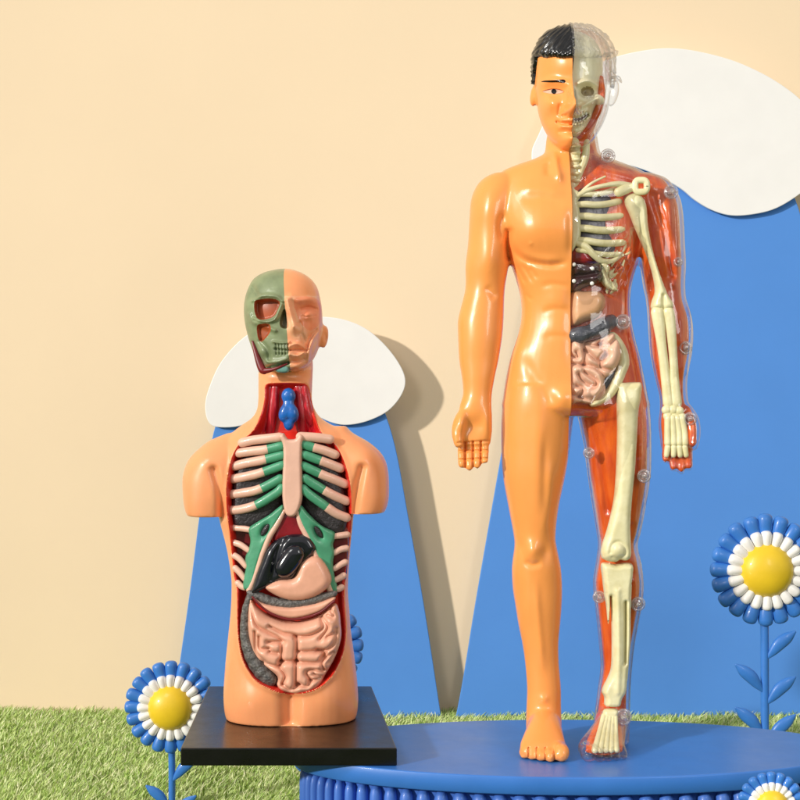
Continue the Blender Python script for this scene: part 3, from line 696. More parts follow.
# pelvis, leg bones
pel = [(606, 334), (614, 332), (622, 340), (628, 352), (629.5, 364), (626, 374), (622, 384), (618, 391), (611, 399), (601, 405), (592, 407), (589, 403), (598, 397), (606, 389), (613, 376), (617, 362), (616, 350), (611, 341)]
part('pelvis', pillow(pel, -.2, .09, 6, step=1.1, ycurve=lambda x, y: ((x-600)/40)**2*.05), M['bone'], fig)
fem = [(618, 384), (626, 382.5), (636, 382), (641.5, 384), (641, 398), (638.5, 412), (637, 440), (635, 470), (632, 500), (630.5, 525), (631, 545), (631, 556), (627, 560.5), (620, 560), (616, 562), (609, 561.5), (602.5, 558.5), (600.5, 552), (602, 544), (606.5, 530), (610.5, 514), (614, 495), (616, 465), (617, 430), (616.5, 400)]
part('femur', pillow(fem, -.21, .1, 8, step=1.4, relief=[('c', [(609, 552), (611, 544), (617, 541), (623, 545), (624, 553), (618, 558), (611, 556)], 1.6, -.02), ('b', 616, 549, 6, 6, .03), ('b', 625, 400, 8, 12, .02)], ycurve=lambda x, y: (y > 500)*(.0)+np.clip((y-480)/80, 0, 1)*.03), M['bone'], fig)
tib = [(601, 564), (608, 562.5), (616, 564), (624, 562.5), (632, 564), (633, 572), (631, 588), (630.5, 610), (630, 640), (627.5, 672), (626, 690), (622, 698), (619.5, 705.5), (611, 706.5), (604.5, 705), (604, 697), (601.5, 691), (604, 684), (608, 676), (611, 665), (611.5, 640), (611, 610), (610, 596), (609.9, 606), (608.8, 622), (607.6, 622), (606, 606), (604, 594), (602, 578)]
part('tibia', pillow(tib, -.13, .11, 5, step=1.2, relief=[('c', [(624.5, 601), (624.5, 630), (624, 662)], 1.5, -.07), ('c', [(616, 590), (617, 650), (616, 690)], 3, .02)]), M['bone'], fig)
part('fibula', tube(pt([(629, 585), (628.5, 610), (628, 645), (625.5, 680)], -.17), [.028, .024, .022, .02], 26, 10), M['bone'], fig)
fb = empty('foot_bones', (0, 0, 0)); fb.parent = fig; fb.location = (0, 0, 0)
def fp(px, py):     # on the sloping instep
    t = (py-708)/44; return P(px, py, -.12-.42*t)
part('talus', pillow([(604.5, 709), (617, 709), (618, 716), (613, 721), (606, 721), (602.5, 716)], -.17, .06, 5, step=1.2), M['bone'], fb)
for x0, x1, r in ((604, 595, .033), (607.3, 600.5, .03), (610, 606, .03), (613, 611.5, .028), (615.5, 616.5, .027)):
    part('metatarsal', tube([fp(x0, 716), fp((x0+x1)/2, 732), fp(x1, 750)], [r*.9, r*.8, r*1.05], 18, 10), M['bone'], fb)
# organs
part('heart', pillow([(570.5, 248), (575, 245.5), (579, 247), (584, 247), (590, 254), (593, 261), (586, 265), (576, 265), (570.5, 262)], -.25, .08, 7, step=1), M['heart'], fig)
part('liver', pillow([(570, 264), (584, 262.5), (598, 262), (602, 268), (603, 277), (599, 284), (586, 288), (570, 292)], -.23, .13, 9, step=1.1, relief=[('c', [(570, 277), (585, 276), (602, 272)], 2, -.04), ('b', 576, 270, 4, 4, .03), ('b', 592, 268, 4, 4, .03), ('b', 576, 285, 4, 3, .03), ('b', 593, 280, 4, 3, .03)]), M['liver'], fig)
part('stomach', pillow([(570, 293), (585, 291), (598, 291), (605, 298), (604.5, 308), (598, 317), (587, 322), (570, 325.5)], -.2, .15, 11, step=1.2), M['stomach'], fig)
col = [P(a, b, y) for a, b, y in ((575.5, 335.5, -.3), (582, 334.5, -.31), (590, 332, -.3), (601, 327, -.26), (611, 321.5, -.18))]
part('large_intestine', merge([tube(col, [.078*(1+.09*math.sin(k*2.6)) for k in range(5)], 60, 16, .8), tube(pt([(614, 364), (610, 376), (604, 387)], -.16), [.05, .06, .05], 20, 12)]), M['colon'], fig)
gp = zc([(20, 325), (120, 318), (210, 296), (290, 262), (330, 320), (343, 390), (330, 450), (290, 515), (245, 548), (250, 610), (240, 650), (180, 702), (90, 694), (20, 672)], 6.154, 565, 290)
gc = [[(110, 325), (112, 400), (110, 460)], [(20, 455), (110, 462), (180, 480), (228, 530), (238, 580), (210, 640), (180, 690)], [(120, 372), (190, 432), (240, 385), (205, 335)], [(75, 520), (100, 560), (165, 595), (180, 560), (110, 505)], [(85, 655), (100, 605), (60, 590)], [(245, 400), (212, 440), (215, 480), (290, 500)], [(25, 640), (90, 660), (170, 680)], [(20, 400), (70, 420), (60, 385)], [(210, 330), (260, 340), (300, 300)], [(120, 330), (180, 345), (230, 315)]]
part('small_intestine', pillow(gp, -.2, .17, 10, step=.9, relief=[('c', zc(q, 6.154, 565, 290), w_, a_) for q in gc for w_, a_ in ((1.2, -.035), (3.2, -.05))]), M['gut'], fig)
for a, b in ((574, 264.5), (592.5, 268.5), (574, 281), (592, 283.5)): part('white_bump', blob(P(a, b, -.375), (.02, .014, .02), 16), M['white'], fig)  # small white bumps over the liver
# skull half
sk = [(34, 571, 583, .04, .12), (42, 571, 594, .0, .26), (52, 571, 600, -.02, .33), (64, 571, 602.5, -.03, .36), (78, 571, 602, -.03, .36), (90, 571, 600.5, -.03, .35), (100, 571, 599, -.05, .345), (110, 571, 595, -.08, .32), (122, 571, 590, -.1, .29), (132, 571, 583, -.13, .25), (137, 571, 577, -.15, .2)]
def skloft(rows):
    rows = [(a, 571.3-(c-571.3), c, y, r) for a, b, c, y, r in rows]; return loft(rows)
skm = remesh([skloft(sk), blob(P(598, 100, -.22), (.07, .1, .05), 16, .5)], .0095, 4, 'skull')
sculpt(skm, [('b', 587.5, 91, 7, 5.5, -.17), ('b', 588, 91, 3, 2.5, .08), ('c', [(578, 84), (587, 82), (597, 86)], 2.2, .04), ('b', 573, 108, 4, 6, -.09), ('b', 573, 96, 2.5, 5, .06),
             ('c', [(597, 99), (590, 103), (582, 106)], 2.5, .05), ('b', 590, 112, 5, 5, -.05), ('c', [(571, 119.5), (580, 119), (588, 114)], 1.7, -.14), ('c', [(571, 115.5), (580, 115.5), (587, 110.5)], 1.8, .06), ('c', [(571, 125), (581, 124), (590, 117)], 2.0, .06), ('c', [(576, 133), (588, 127), (596, 114)], 2, .04), ('b', 582, 103, 4, 3, -.05)]
       + [('c', [(a, 112), (a, 126)], .5, -.045) for a in (573.8, 576.8, 579.8, 582.8, 585.5)])
skm = bisect(skm, (SX+.008, 0, 0), (-1, 0, 0), True, True)
sko = part if False else None
sko = link('skull', skm, mat('skull_cream', (252, 246, 212), .3, .5, .06, 8, .1, 30, rgb2=(240, 230, 188)), fig)
c, px, nn = facepx(skm)
px = proj(c+np.array(fig.location))
def sub(me, mask, name, m, par):
    q = split(me, mask, name); q.materials.clear(); q.materials.append(m)
    for p in q.polygons: p.use_smooth = True
    o = bpy.data.objects.new(name, q); COL.objects.link(o); o.parent = par; return o
sub(skm, (((px[:, 0]-587.5)/6.6)**2+((px[:, 1]-91.5)/5)**2 < 1) & (nn[:, 1] < .2), 'eye_socket', mat('socket_shade_olive', (160, 140, 92), .35, .5, .15, 20), sko)  # socket shade put into the colour: darker olive than the bone around it
part('mouth_gap', tube(pt([(572.5, 119.6), (580, 119), (588, 114.3)], lambda a, b: -.355+((a-571)/20)**2*.1), [.012, .015, .006], 16, 8, .6), mat('mouth_brown', (84, 44, 28), .4, .2), sko)
for x_, b_ in ((574, 118.2), (577, 118.1), (580, 117.6), (583, 116.4), (586, 114.4)):
    part('tooth', blob(P(x_, b_-.9, -.36+((x_-571)/20)**2*.1), (.014, .014, .017), 10), M['white'], sko)
    if x_ < 585: part('tooth', blob(P(x_, b_+3.2, -.35+((x_-571)/20)**2*.1), (.013, .014, .016), 10), M['white'], sko)
part('nose_cavity', pillow([(571.5, 102), (575, 105), (578, 110), (575, 113), (571.5, 113)], -.335, .012, 2, step=.8), M['lung'], sko)
part('jaw_muscle', tube(pt([(601, 78), (601.5, 95), (598, 110), (591, 124), (583, 133)], -.2), [.025, .04, .04, .03, .02], 24, 10), M['muscle'], fig)
# clear snap pegs
def peg(px, py, y, r=5.2):
    c = P(px, py, y); v1 = tube([c+Vector((r*.01*math.cos(a), 0, r*.01*math.sin(a))) for a in np.linspace(0, 2*math.pi, 17)], [.0135]*17, 34, 8, 1.4, False)
    v2 = tube([c+Vector((0, -.035, 0)), c+Vector((0, .06, 0))], [r*.0045, r*.0045], 4, 12)
    part('snap_peg', merge([v1, v2, blob(c+Vector((0, .02, 0)), (r*.009, .02, r*.009), 16)]), M['peg'], fig)
for a, b, y, r in ((608, 156, -.2, 6), (671, 192, -.2, 6), (623, 322, -.22, 6.5), (685.5, 348, -.17, 5.5), (690, 419, -.28, 5.5), (589, 453, -.2, 4.5), (644, 476, -.24, 5.5), (599, 597, -.12, 5), (638, 604, -.12, 6), (623.5, 717, -.2, 7), (678, 262, -.14, 3.5), (640, 120+36, 2, .01)):
    if r > 1: peg(a, b, y, r)
for s in ((574, 270), (576, 284)): pass

# ================================================================ TORSO MODEL
YT = .5
tor = empty('torso_model', (P(290, 717, YT).x, YT, POD), 'armless anatomical torso on a black plinth with open chest, ribs and belly', 'anatomical model')
tt = [(380, 259, 312, .56, .25), (400, 258.5, 312, .55, .26), (410, 257, 315, .54, .27), (418, 252, 321, .53, .29), (425, 242, 332, .52, .31), (432, 233, 347, .51, .34), (441, 224, 356, .5, .38), (452, 219, 358, .5, .42), (470, 217, 357, .5, .46), (492, 217, 356, .5, .48), (517, 219.5, 353.5, .5, .48), (547, 227, 350.5, .5, .46), (575, 231.5, 348.5, .5, .45), (592, 232, 348, .5, .45), (612, 231, 349.5, .5, .46), (632, 229, 351, .5, .47), (661, 226, 355, .5, .47), (690, 224, 358, .5, .46), (707, 224.5, 358, .5, .45), (717.4, 226.5, 356, .5, .43)]
sl = [(433, 228, 240, .5, .1), (440, 211, 250, .5, .2), (449, 199, 252, .5, .28), (460, 189, 252, .49, .33), (476, 183.5, 245, .48, .35), (496, 183.8, 236, .48, .35), (508, 185.5, 232, .48, .34), (515, 188, 230, .48, .33)]
sr = [(426, 332, 346, .5, .1), (433, 322, 353, .5, .2), (443, 322, 370, .5, .28), (455, 322, 382.5, .49, .33), (470, 330, 388, .48, .35), (493, 338, 389, .48, .35), (505, 342, 387.5, .48, .34), (512, 343, 384.5, .48, .33)]
hd = [(269.5, 277, 292, .5, .1), (273, 264, 302, .47, .22), (279, 254, 311, .45, .3), (287, 249, 317, .44, .35), (297, 245.5, 320, .43, .38), (309, 244, 322, .42, .39), (323, 245, 322.5, .42, .38), (338, 248.5, 321, .41, .37), (350, 252.5, 318, .39, .34), (360, 257.5, 313, .37, .3), (367, 264, 307, .34, .24), (371.5, 272, 300, .32, .15)]
nk = [(345, 262, 312, .58, .24), (365, 259, 313, .58, .25), (380, 258.5, 312.5, .56, .25), (395, 258.5, 312, .55, .25)]
tb = remesh([loft(tt, e=2.4), loft(sl, e=2.3), loft(sr, e=2.3), loft(hd, e=2.15), loft(nk), blob(P(324.3, 337, .45), (.042, .09, .12), 18, .12)], .0165, 6, 'torso')
subdiv(tb, lambda c: c.z > P(0, 378, .5).z)
openp = smoothpoly([(266, 385), (276, 383), (297, 383), (307, 385), (311, 398), (315, 415), (321, 432), (334, 443), (343, 458), (350, 482), (351.5, 510), (350, 540), (345.5, 573), (344, 597), (346, 632), (342.5, 655), (331, 677), (314, 690), (288, 694), (268, 688), (254, 679), (243, 661), (238, 632), (237.5, 592), (234.5, 576), (230, 532), (227, 509), (227.5, 481), (232, 458), (241, 442), (254, 430), (262, 412), (265, 398)], 3)
cx0 = P(290, 0, .4).x
def cavy(px): return np.where(px[:, 1] < 432, .41, np.clip(.41-(px[:, 1]-432)/10*.08, .33, .41))
bm = bmesh.new(); bm.from_mesh(tb)       # finer skin round the opening
cut = []
cc = np.array([tuple(f_.calc_center_median()) for f_ in bm.faces]); sd_, _ = sdf(proj(cc), openp)
bm.faces.ensure_lookup_table()
es = set(e_ for i, f_ in enumerate(bm.faces) if abs(sd_[i]) < 6 and f_.normal.y < 0 for e_ in f_.edges)
bmesh.ops.subdivide_edges(bm, edges=list(es), cuts=1, use_grid_fill=True); bm.to_mesh(tb); bm.free()
snapto(tb, openp, .8, lambda co: co[:, 1] < .5)
# classify before carving
lipo = [('c', openp+[openp[0]], 3.0, .02)]
sculpt(tb, lipo+[('b', 253, 700, 20, 18, .05), ('b', 328, 700, 20, 18, .05), ('c', [(290, 700), (290, 722)], 9, -.1), ('b', 222, 490, 8, 26, .03), ('b', 205, 460, 13, 12, .03), ('b', 366, 458, 13, 12, .03),
     ('c', [(214, 470), (219, 490), (222, 515)], 4, -.06), ('c', [(362, 468), (357, 490), (353, 515)], 4, -.06)])
carve(tb, openp, cavy, 6.5)
# head sculpting
Zs = lambda q: zc(q, 6.667, 230, 260)
sock = smoothpoly(Zs([(160, 300), (168, 272), (200, 262), (260, 256), (315, 266), (333, 290), (318, 330), (296, 372), (250, 394), (190, 394), (166, 355)]))
chk = smoothpoly(Zs([(180, 440), (215, 425), (262, 430), (272, 470), (240, 520), (205, 545), (184, 510)]))
nap = smoothpoly(Zs([(350, 340), (372, 330), (386, 400), (390, 450), (350, 455), (330, 420)]))
hs = [('c', Zs([(150, 270), (220, 240), (310, 245), (350, 275)]), 1.8, .04), ('c', Zs([(160, 390), (230, 412), (300, 395), (345, 300)]), 1.5, .04), ('c', Zs([(130, 360), (150, 410), (230, 440), (300, 470)]), 2.2, .03),
      ('c', Zs([(140, 560), (210, 690), (250, 730)]), 3, -.05), ('c', Zs([(240, 715), (310, 705), (385, 685)]), 1.6, -.07), ('c', Zs([(250, 680), (320, 680), (380, 660)]), 3, .03),
      ('c', Zs([(300, 592), (350, 600), (400, 600)]), .9, -.04), ('b', 285, 349, 7, 5, .04), ('b', 252, 291, 4, 10, -.03)]
hs += [('c', Zs([(a, 560), (a+3, 630)]), .5, -.025) for a in (305, 326, 347, 368, 388)]+[('b', 259, 322, 4, 3, .03), ('b', 262, 352, 5, 5, .03), ('c', Zs([(200, 540), (250, 600), (262, 660)]), 2, -.03), ('c', Zs([(290, 545), (340, 552), (395, 550)]), 1.2, .03), ('c', Zs([(150, 180), (180, 235), (165, 262)]), 2.2, -.03)]
hs += [('c', Zs([(410, 250), (470, 268), (560, 262), (590, 280)]), 3.2, .03), ('b', 308, 312.5, 10, 7, -.085), ('b', 308.5, 314.5, 7.2, 5.2, .10), ('c', Zs([(480, 372), (520, 380), (570, 370)]), .8, -.012), ('c', Zs([(470, 325), (520, 312), (580, 326)]), 1.1, -.02),
       ('c', Zs([(385, 270), (405, 350), (430, 440)]), 3, .07), ('b', 295, 329, 5.5, 4.5, .075), ('c', Zs([(465, 420), (480, 470), (455, 495)]), 1.8, -.03),
       ('c', Zs([(600, 470), (560, 520), (530, 600), (525, 680)]), 1.8, .045), ('c', Zs([(575, 470), (535, 520), (510, 590)]), 2, -.04), ('c', Zs([(400, 575), (450, 560), (505, 590)]), 1.5, .035),
       ('c', Zs([(400, 602), (450, 598), (505, 604)]), .9, -.035), ('c', Zs([(400, 630), (450, 640), (495, 620)]), 1.9, .045), ('c', Zs([(400, 672), (450, 676), (490, 660)]), 1.8, -.03), ('b', 298, 368, 8, 4, .04),
       ('c', Zs([(480, 500), (500, 540)]), 2, -.025), ('b', 326, 338, 2.5, 6, -.04), ('b', 289, 281, 1, 1, 0)]
sculpt(tb, hs)
for poly in (sock, chk, nap): snapto(tb, poly, .5, lambda co: co[:, 2] > P(0, 372, .5).z)
for poly, dep in ((sock, .12), (chk, .06), (nap, .06)):
    co, no = getco(tb), getno(tb); px = proj(co); s, _ = sdf(px, poly); t = np.clip(s/2.2, 0, 1); t = t*t*(3-2*t)
    m_ = (no[:, 1] < 0) & (co[:, 2] > P(0, 375, .5).z) & (s > 0); co[m_, 1] += (dep*t)[m_]; setco(tb, co)
# cut along the tilted seam and below the jaw
sa, sb = P(283, 271, .1), P(290.5, 374, .1); sd = (sb-sa); sn = Vector((-sd.z, 0, sd.x)).normalized()
if sn.x > 0: sn = -sn
tb = bisect(tb, sa, sn, False)
jz = [(238, 262), (291, 262), (292, 371), (285, 370.5), (268, 372.5), (259, 372), (250, 358), (238, 330)]
tb.name = 'torso'
c, px, nn = facepx(tb)
seamside = (c[:, 0]-sa.x)*sn.x+(c[:, 2]-sa.z)*sn.z > 0
headz = (px[:, 1] < 372) & ((c[:, 1] < .62) | (px[:, 1] < 345))
m1 = seamside & headz
skl = split(tb, m1, 'skull_half')
c, px, nn = facepx(tb)
m2 = (~((c[:, 0]-sa.x)*sn.x+(c[:, 2]-sa.z)*sn.z > 0)) & (px[:, 1] < 372-np.abs(px[:, 0]-290)*.12) & (px[:, 0] < 323-np.clip((px[:, 1]-330)*.25, 0, 9)) & (px[:, 1] > 296-(px[:, 0]-283)*.0) & (nn[:, 1] < -.15)
fac = split(tb, m2, 'face_half'); c, px, nn = facepx(tb)
cavm_px = inside(px, openp) & (c[:, 1] < .55) & (c[:, 1] > -.2) & (nn[:, 1] < .3)
cavm_px &= (px[:, 1] > 380)
cav = split(tb, cavm_px, 'body_cavity')
tskin = link('torso_skin', tb, M['tskin'], tor)
link('body_cavity', cav, M['cavity'], tor)
fo = link('face_half', fac, M['face'], tor)
c, px, nn = facepx(fac); px = proj(c+np.array(tor.location))
fmp = smoothpoly(Zs([(425, 275), (475, 245), (560, 250), (602, 290), (606, 360), (592, 430), (540, 470), (490, 440), (455, 385)]))
fm_ = split(fac, inside(px, fmp), 'eye_muscle'); fm_.materials.clear(); fm_.materials.append(mat('coral_muscle', (249, 158, 114), .36, .3, .1, 9, rgb2=(244, 138, 94)))
for p in fm_.polygons: p.use_smooth = True
e_ = bpy.data.objects.new('eye_muscle', fm_); COL.objects.link(e_); e_.parent = fo
so = link('skull_half', skl, M['skull'], tor)
c, px, nn = facepx(skl)
# eye socket and cheek hollow faces as sub-parts (mesh is now local to the thing)
off = np.array(tor.location)
px = proj(c+off)
ms = (inside(px, sock) | inside(px, chk)) & (nn[:, 1] < .2)
n_ = split(skl, ms, 'eye_socket')
for p in n_.polygons: p.use_smooth = True
c, px, nn = facepx(skl); px = proj(c+off)
sub(skl, inside(px, nap) & (nn[:, 1] < .2), 'nose_cavity', mat('nose_dark_green', (78, 82, 56), .4, .2, .1, 10), so)
e_ = bpy.data.objects.new('eye_socket', n_); n_.materials.clear(); n_.materials.append(M['socket']); COL.objects.link(e_); e_.parent = so
tp = lambda name, vf, m, par=None: link(name, mesh(name, *vf), m, par or tor)
tp('jaw_gap', tube(pt(Zs([(150, 545), (180, 640), (215, 730), (245, 738), (310, 722), (378, 692)]), lambda a, b: .20-(a-252)*.0045 if a < 275 else .1), [.012, .03, .04, .028, .014, .01], 30, 10, .7), M['maroon'])
tp('chin_patch', pillow(Zs([(300, 722), (385, 700), (388, 748), (320, 752)]), .135, .035, 3, step=1), mat('teal_chin', (110, 160, 150), .4, .2))
# throat
tp('neck_muscle', merge([tube(pt(q, lambda a, b: .36-abs(a-287)*-.003), [r, r*1.25, r], 26, 12) for q, r in (
    ([(269, 387), (265, 412), (256, 434)], .05), ([(275, 387), (273, 410), (270, 434)], .045), ([(303, 387), (307, 412), (317, 434)], .05), ([(298, 387), (301, 410), (303, 434)], .045),
    ([(271.5, 387), (269, 412), (262, 435)], .03), ([(301, 387), (304, 412), (311, 435)], .03))]), M['throat'])
tp('larynx', (lambda m_: ([v_.co.copy() for v_ in m_.vertices], [tuple(p_.vertices) for p_ in m_.polygons]))(remesh([blob(P(288.5, 396, .3), (.075, .06, .085), 20), blob(P(288.5, 404, .29), (.06, .05, .05), 20), blob(P(285, 413, .28), (.065, .06, .1), 20, .25), blob(P(292.5, 413, .28), (.065, .06, .1), 20, -.25), blob(P(288.8, 424, .29), (.055, .05, .07), 20)], .012, 5)), M['larynx'])
# lungs, heart
tp('lung', pillow([(256, 441), (282, 440), (285, 470), (285, 505), (272, 520), (250, 531), (234, 526), (232, 500), (237, 468)], .28, .1, 9, step=1.8), M['tlung'])
tp('lung', pillow([(300, 440), (322, 441), (338, 462), (345, 490), (347, 522), (338, 536), (318, 528), (302, 512), (298, 480)], .28, .1, 9, step=1.8), M['tlung'])
tp('lung_base', pillow([(231, 524), (250, 524), (256, 540), (254, 570), (246, 588), (238, 586), (233, 560)], .34, .06, 6, step=1.8), M['maroon'])
tp('lung_base', pillow([(330, 526), (348, 526), (348, 560), (344, 588), (336, 592), (328, 560)], .34, .06, 6, step=1.8), M['maroon'])
tp('heart', pillow([(277, 512), (290, 508), (304, 512), (312, 530), (314, 545), (300, 540), (284, 542), (272, 540)], .2, .1, 8, step=1.3), mat('heart_maroon', (136, 18, 34), .25, .6, .1, 8))
# ribs
Zr = lambda q: zc(q, 4.703, 215, 430)
def ty(a, b): return .085+((a-290)/62)**2*.16
tcage = empty('rib_cage', (0, 0, 0)); tcage.parent = tor
ribs = [([(128, 60), (180, 48), (250, 40), (322, 32)], 322, None), ([(112, 108), (170, 100), (240, 92), (318, 74)], 318, 240), ([(92, 170), (150, 155), (230, 140), (318, 118)], 318, 236), ([(86, 230), (140, 220), (220, 200), (316, 165)], 316, 226),
        ([(76, 303), (130, 296), (210, 278), (314, 225)], 314, 214), ([(74, 378), (130, 372), (200, 350), (290, 295), (316, 268)], 316, 200)]
ribs_r = [([(540, 44), (480, 36), (388, 30)], 388, None), ([(565, 116), (520, 98), (470, 84), (408, 66)], 408, 470), ([(590, 180), (540, 160), (490, 142), (408, 112)], 408, 496), ([(613, 254), (560, 232), (500, 208), (408, 165)], 408, 502),
          ([(618, 334), (560, 308), (505, 278), (408, 218)], 408, 512), ([(618, 412), (570, 392), (520, 358), (440, 300), (410, 270)], 410, 522)]
def ribpair(q, xe, gx):
    pts = cr(q, 40); rad = .047
    def seg(sel, r): 
        s = pts[sel]; s = s[:: max(1, len(s)//9)] if len(s) > 10 else s
        return [P(*zc([t_], 4.703, 215, 430)[0], 0).copy() for t_ in []] or s
    def build(s, r, m, par, name, fl):
        w = [P(a, b, ty(a, b)) for a, b in Zr([tuple(t_) for t_ in s])]
        return link(name, mesh(name, *tube(w, r, max(8, len(s)*2), 12, fl)), m, par)
    if gx is None:
        build(pts[::6], [rad*1.02]*len(pts[::6]), M['ribp'], tcage, 'rib', .8); return
    out = (pts[:, 0] < gx+10) if q[0][0] < 350 else (pts[:, 0] > gx-10)
    a = pts[out]; b = pts[~out]; b = np.vstack([a[-2:], b]); a = a[::3] if len(a) > 6 else a; b = b[::3] if len(b) > 6 else b
    r = build(a, [rad]*len(a), M['ribp'], tcage, 'rib', .85)
    n = len(b); build(b, [rad*.96]+[rad*1.0]*(n-1), M['green'], tcage, 'cartilage', .8)
for q in ribs: ribpair(*q)
for q in ribs_r: ribpair(*q)
for q in ([(78, 460), (120, 462), (170, 470)], [(84, 528), (120, 540), (158, 566)], [(90, 590), (115, 606), (145, 640)], [(96, 650), (118, 672), (140, 700)], [(108, 720), (125, 735), (140, 742)],
          [(622, 492), (590, 496), (560, 500)], [(618, 556), (590, 562), (560, 578)], [(612, 622), (592, 632), (562, 652)], [(604, 684), (590, 694), (566, 706)], [(594, 740), (580, 748), (565, 748)]):
    w = [P(a, b, ty(a, b)+.015) for a, b in Zr(q)]
    tp('rib', tube(w, [.034, .033, .03], 12, 12, .85), M['ribp'], tcage)
L_ = Zr([(300, 362), (320, 352), (322, 385), (285, 448), (250, 505), (222, 575), (200, 645), (178, 745), (150, 752), (132, 745), (134, 700), (146, 640), (142, 600), (158, 560), (166, 520), (158, 480), (160, 458), (205, 428), (255, 398)])
R_ = Zr([(395, 350), (412, 358), (440, 392), (500, 448), (560, 478), (566, 505), (556, 540), (564, 575), (556, 620), (562, 680), (578, 755), (550, 768), (530, 715), (505, 645), (475, 580), (440, 505), (405, 440), (390, 392)])
yc_ = lambda x, y: ((x-290)/62)**2*.16
lc_ = tp('costal_cartilage', pillow(L_, .1, .045, 3, step=1.0, ycurve=yc_, relief=[('b', *Zr([(235, 472)])[0], 3.5, 7, -.06, 28)]), M['green'])
rc_ = tp('costal_cartilage', pillow(R_, .1, .045, 3, step=1.0, ycurve=yc_, relief=[('b', *Zr([(487, 482)])[0], 3.5, 7, -.06, -28)]), M['green'])
def ell(cx, cy, a, b, rot): return [(cx+a*math.cos(t)*math.cos(rot)-b*math.sin(t)*math.sin(rot), cy+a*math.cos(t)*math.sin(rot)+b*math.sin(t)*math.cos(rot)) for t in np.linspace(0, 2*math.pi, 13)[:-1]]
tp('cartilage_gap', pillow(ell(*Zr([(235, 470)])[0], 2.6, 7, .55), .07, .012, 2, step=.8, ycurve=yc_), M['tlung'], lc_)
tp('cartilage_gap', pillow(ell(*Zr([(487, 480)])[0], 2.6, 7, -.55), .07, .012, 2, step=.8, ycurve=yc_), M['tlung'], rc_)
tp('cartilage_rim', tube(pt(Zr([(324, 382), (290, 445), (255, 505), (226, 575), (204, 645), (178, 720), (162, 752)]), ty), [.022, .03, .03, .03, .03, .034, .034], 40, 10), M['ribp'], lc_)
tp('cartilage_rim', tube(pt(Zr([(388, 385), (403, 440), (438, 510), (472, 585), (502, 655), (528, 720), (546, 766)]), ty), [.022, .03, .03, .03, .03, .034, .034], 40, 10), M['ribp'], rc_)
tp('sternum', pillow(Zr([(300, 28), (322, 14), (334, 30), (346, 42), (374, 42), (386, 30), (398, 14), (418, 30), (412, 70), (410, 150), (412, 250), (410, 330), (388, 392), (357, 410), (330, 390), (318, 330), (316, 250), (320, 150), (318, 70)]), .085, .06, 3.2, step=1.0), M['ribp'])
# organs in the belly
tp('liver', pillow(Zr([(250, 545), (320, 495), (380, 485), (440, 490), (480, 540), (470, 580), (420, 640), (370, 702), (310, 712), (250, 742), (172, 770), (185, 700), (215, 620)]), .14, .1, 8, step=1.2, relief=[('c', Zr([(330, 500), (300, 560), (270, 700)]), 3, -.03)]), M['navy'])
tp('gall_bladder', pillow(Zr([(300, 600), (345, 545), (400, 540), (425, 580), (400, 640), (350, 690), (300, 690), (280, 650)]), .06, .09, 9, step=1.2), M['navy'])
tp('stomach', pillow(Zr([(400, 620), (450, 590), (500, 600), (545, 680), (540, 730), (490, 775), (420, 800), (350, 800), (280, 775), (235, 735), (300, 700), (370, 690)]), .12, .11, 9, step=1.2), M['tgut'])
Zg = lambda q: zc(q, 6.154, 230, 570)
def bead(pts, r, n, m, name, yy, am=.12, k=9):
    q = cr([tuple(P(a, b, yy)) for a, b in pts], n); rr = [r*(1+am*abs(math.sin(k*i/n*math.pi))-am/2)*(.6+.4*min(1, i/8, (n-1-i)/8)) for i in range(n)]
    tp(name, tube([Vector(t_) for t_ in q], rr, n*2, 14), m)
bead(Zg([(120, 140), (180, 165), (260, 195), (360, 208), (470, 195), (560, 170), (640, 145)]), .052, 36, M['tcolon'], 'transverse_colon', .12, .14, 13)
tp('mesentery', pillow(Zg([(135, 160), (220, 205), (370, 225), (520, 205), (640, 165), (635, 195), (545, 262), (390, 298), (260, 268), (170, 205)]), .1, .07, 4, step=1), M['tgut'])
tp('vessel', tube(pt(Zg([(140, 168), (180, 212), (262, 272), (385, 304), (540, 268), (640, 192)]), .04), [.012]*6, 50, 8), M['maroon'])
q = Zg([(128, 150), (100, 240), (92, 330), (100, 430), (135, 530), (190, 615), (245, 672)])
pts = cr([tuple(P(a, b, .12))+(r,) for (a, b), r in zip(q, (.035, .04, .045, .055, .07, .08, .075))], 40)
tp('ascending_colon', tube([Vector(t_[:3]) for t_ in pts], [t_[3]*(1+.1*abs(math.sin(i*.8))) for i, t_ in enumerate(pts)], 80, 14), M['tcolon'])
gl_ = Zg([(125, 175), (170, 225), (260, 285), (385, 316), (535, 284), (640, 205), (672, 250), (682, 330), (684, 420), (650, 530), (590, 640), (545, 715), (480, 748), (400, 757), (320, 738), (288, 700), (290, 650), (210, 580), (150, 510), (120, 420), (110, 320)])
gcr = [[(130, 200), (165, 320), (240, 370), (300, 400), (335, 430)], [(185, 400), (190, 470), (245, 470)], [(250, 335), (330, 375), (412, 402), (412, 550), (410, 695)], [(412, 398), (500, 390), (575, 345), (560, 285)],
       [(412, 552), (540, 556), (572, 520), (565, 488), (425, 490)], [(315, 550), (412, 548)], [(308, 580), (345, 640), (325, 690)], [(425, 690), (480, 700), (495, 660), (475, 620), (500, 600), (580, 608)], [(590, 530), (640, 500), (610, 560)],
       [(658, 350), (650, 430), (600, 478), (540, 478)], [(200, 560), (300, 580), (318, 555)], [(160, 370), (165, 490), (215, 550)], [(610, 215), (640, 275), (600, 270)], [(560, 270), (605, 340), (560, 410)], [(330, 695), (380, 725), (425, 690)],
       [(520, 625), (560, 650), (500, 668)], [(600, 400), (640, 380)], [(240, 430), (320, 440), (320, 550)], [(250, 490), (300, 500)], [(580, 600), (570, 560), (590, 500)]]
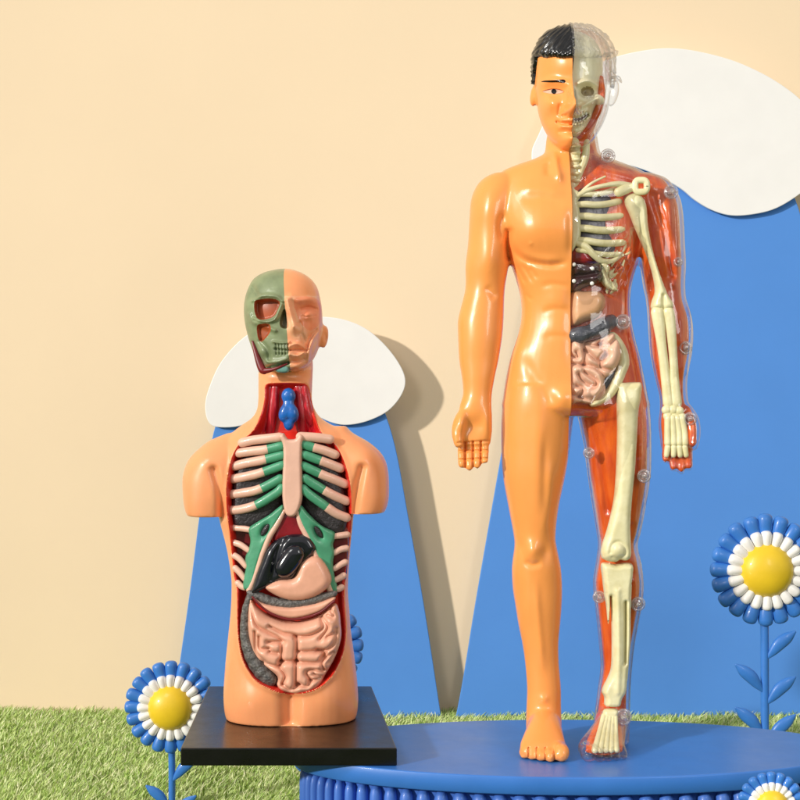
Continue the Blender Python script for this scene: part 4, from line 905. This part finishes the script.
tp('small_intestine', pillow(gl_, .14, .17, 11, step=.85, relief=[('c', Zg(q_), w_, a_) for q_ in gcr for w_, a_ in ((1.1, -.03), (2.8, -.035))]), M['tgut'])
# plinth
def pX(px, d): return (px-400)*d/F
v = []
for z, i in ((POD+.002, 0), (POD+.17, 0)):
    v += [(pX(180.5, 13.23), -.77, z), (pX(397, 13.23), -.77, z), (pX(371.5, 16.1), 2.1, z), (pX(208.5, 16.1), 2.1, z)]
bmx = bmesh.new(); vs = [bmx.verts.new(q) for q in v]
for fc in ((3, 2, 1, 0), (4, 5, 6, 7), (0, 1, 5, 4), (1, 2, 6, 5), (2, 3, 7, 6), (3, 0, 4, 7)): bmx.faces.new([vs[i] for i in fc])
bmesh.ops.bevel(bmx, geom=bmx.edges[:], offset=.012, segments=3, affect='EDGES', profile=.5)
me = bpy.data.meshes.new('plinth'); bmx.to_mesh(me); bmx.free()
link('plinth', me, M['plinth'], tor, smooth=False)

# ================================================================ CAMERA, LIGHT
cd = bpy.data.cameras.new('camera'); cam = bpy.data.objects.new('camera', cd); COL.objects.link(cam)
cam.location = (0, CAMY, CAMZ); cam.rotation_euler = (math.radians(90), 0, 0)
cd.sensor_width = 36; cd.lens = 36*F/800; cd.clip_end = 300; scene.camera = cam
w = bpy.data.worlds.new('World'); scene.world = w; w.use_nodes = True
bg = w.node_tree.nodes['Background']; bg.inputs[0].default_value = (1.0, .97, .93, 1); bg.inputs[1].default_value = .42
sd_l = bpy.data.lights.new('sun', 'SUN'); sd_l.energy = 2.6; sd_l.angle = math.radians(2.4); sd_l.color = (1, .95, .87)
so_ = bpy.data.objects.new('sun', sd_l); COL.objects.link(so_)
az, el = math.radians(50), math.radians(17)
dirv = Vector((math.sin(az)*math.cos(el), math.cos(az)*math.cos(el), -math.sin(el)))
so_.rotation_euler = dirv.to_track_quat('-Z', 'Y').to_euler()
def soft(name, loc, tgt, sx, sy, e):
    l = bpy.data.lights.new(name, 'AREA'); l.shape = 'RECTANGLE'; l.size = sx; l.size_y = sy; l.energy = e; l.color = (1, .98, .95)
    o = bpy.data.objects.new(name, l); COL.objects.link(o); o.location = loc
    o.rotation_euler = (Vector(tgt)-Vector(loc)).to_track_quat('-Z', 'Y').to_euler()
soft('softbox_left', (-7.5, -8, 12.5), (.8, 0, 5), 3.6, 5.0, 480)
soft('softbox_right', (7.5, -10, 8.5), (1, 0, 4.5), 2.6, 5.0, 290)
scene.render.engine = 'CYCLES'
scene.cycles.transparent_max_bounces = 24; scene.cycles.max_bounces = 8
vs_ = scene.view_settings; vs_.view_transform = 'Standard'; vs_.look = 'None'; vs_.exposure = .08; vs_.gamma = 1
scene.render.resolution_x = 1024; scene.render.resolution_y = 1024
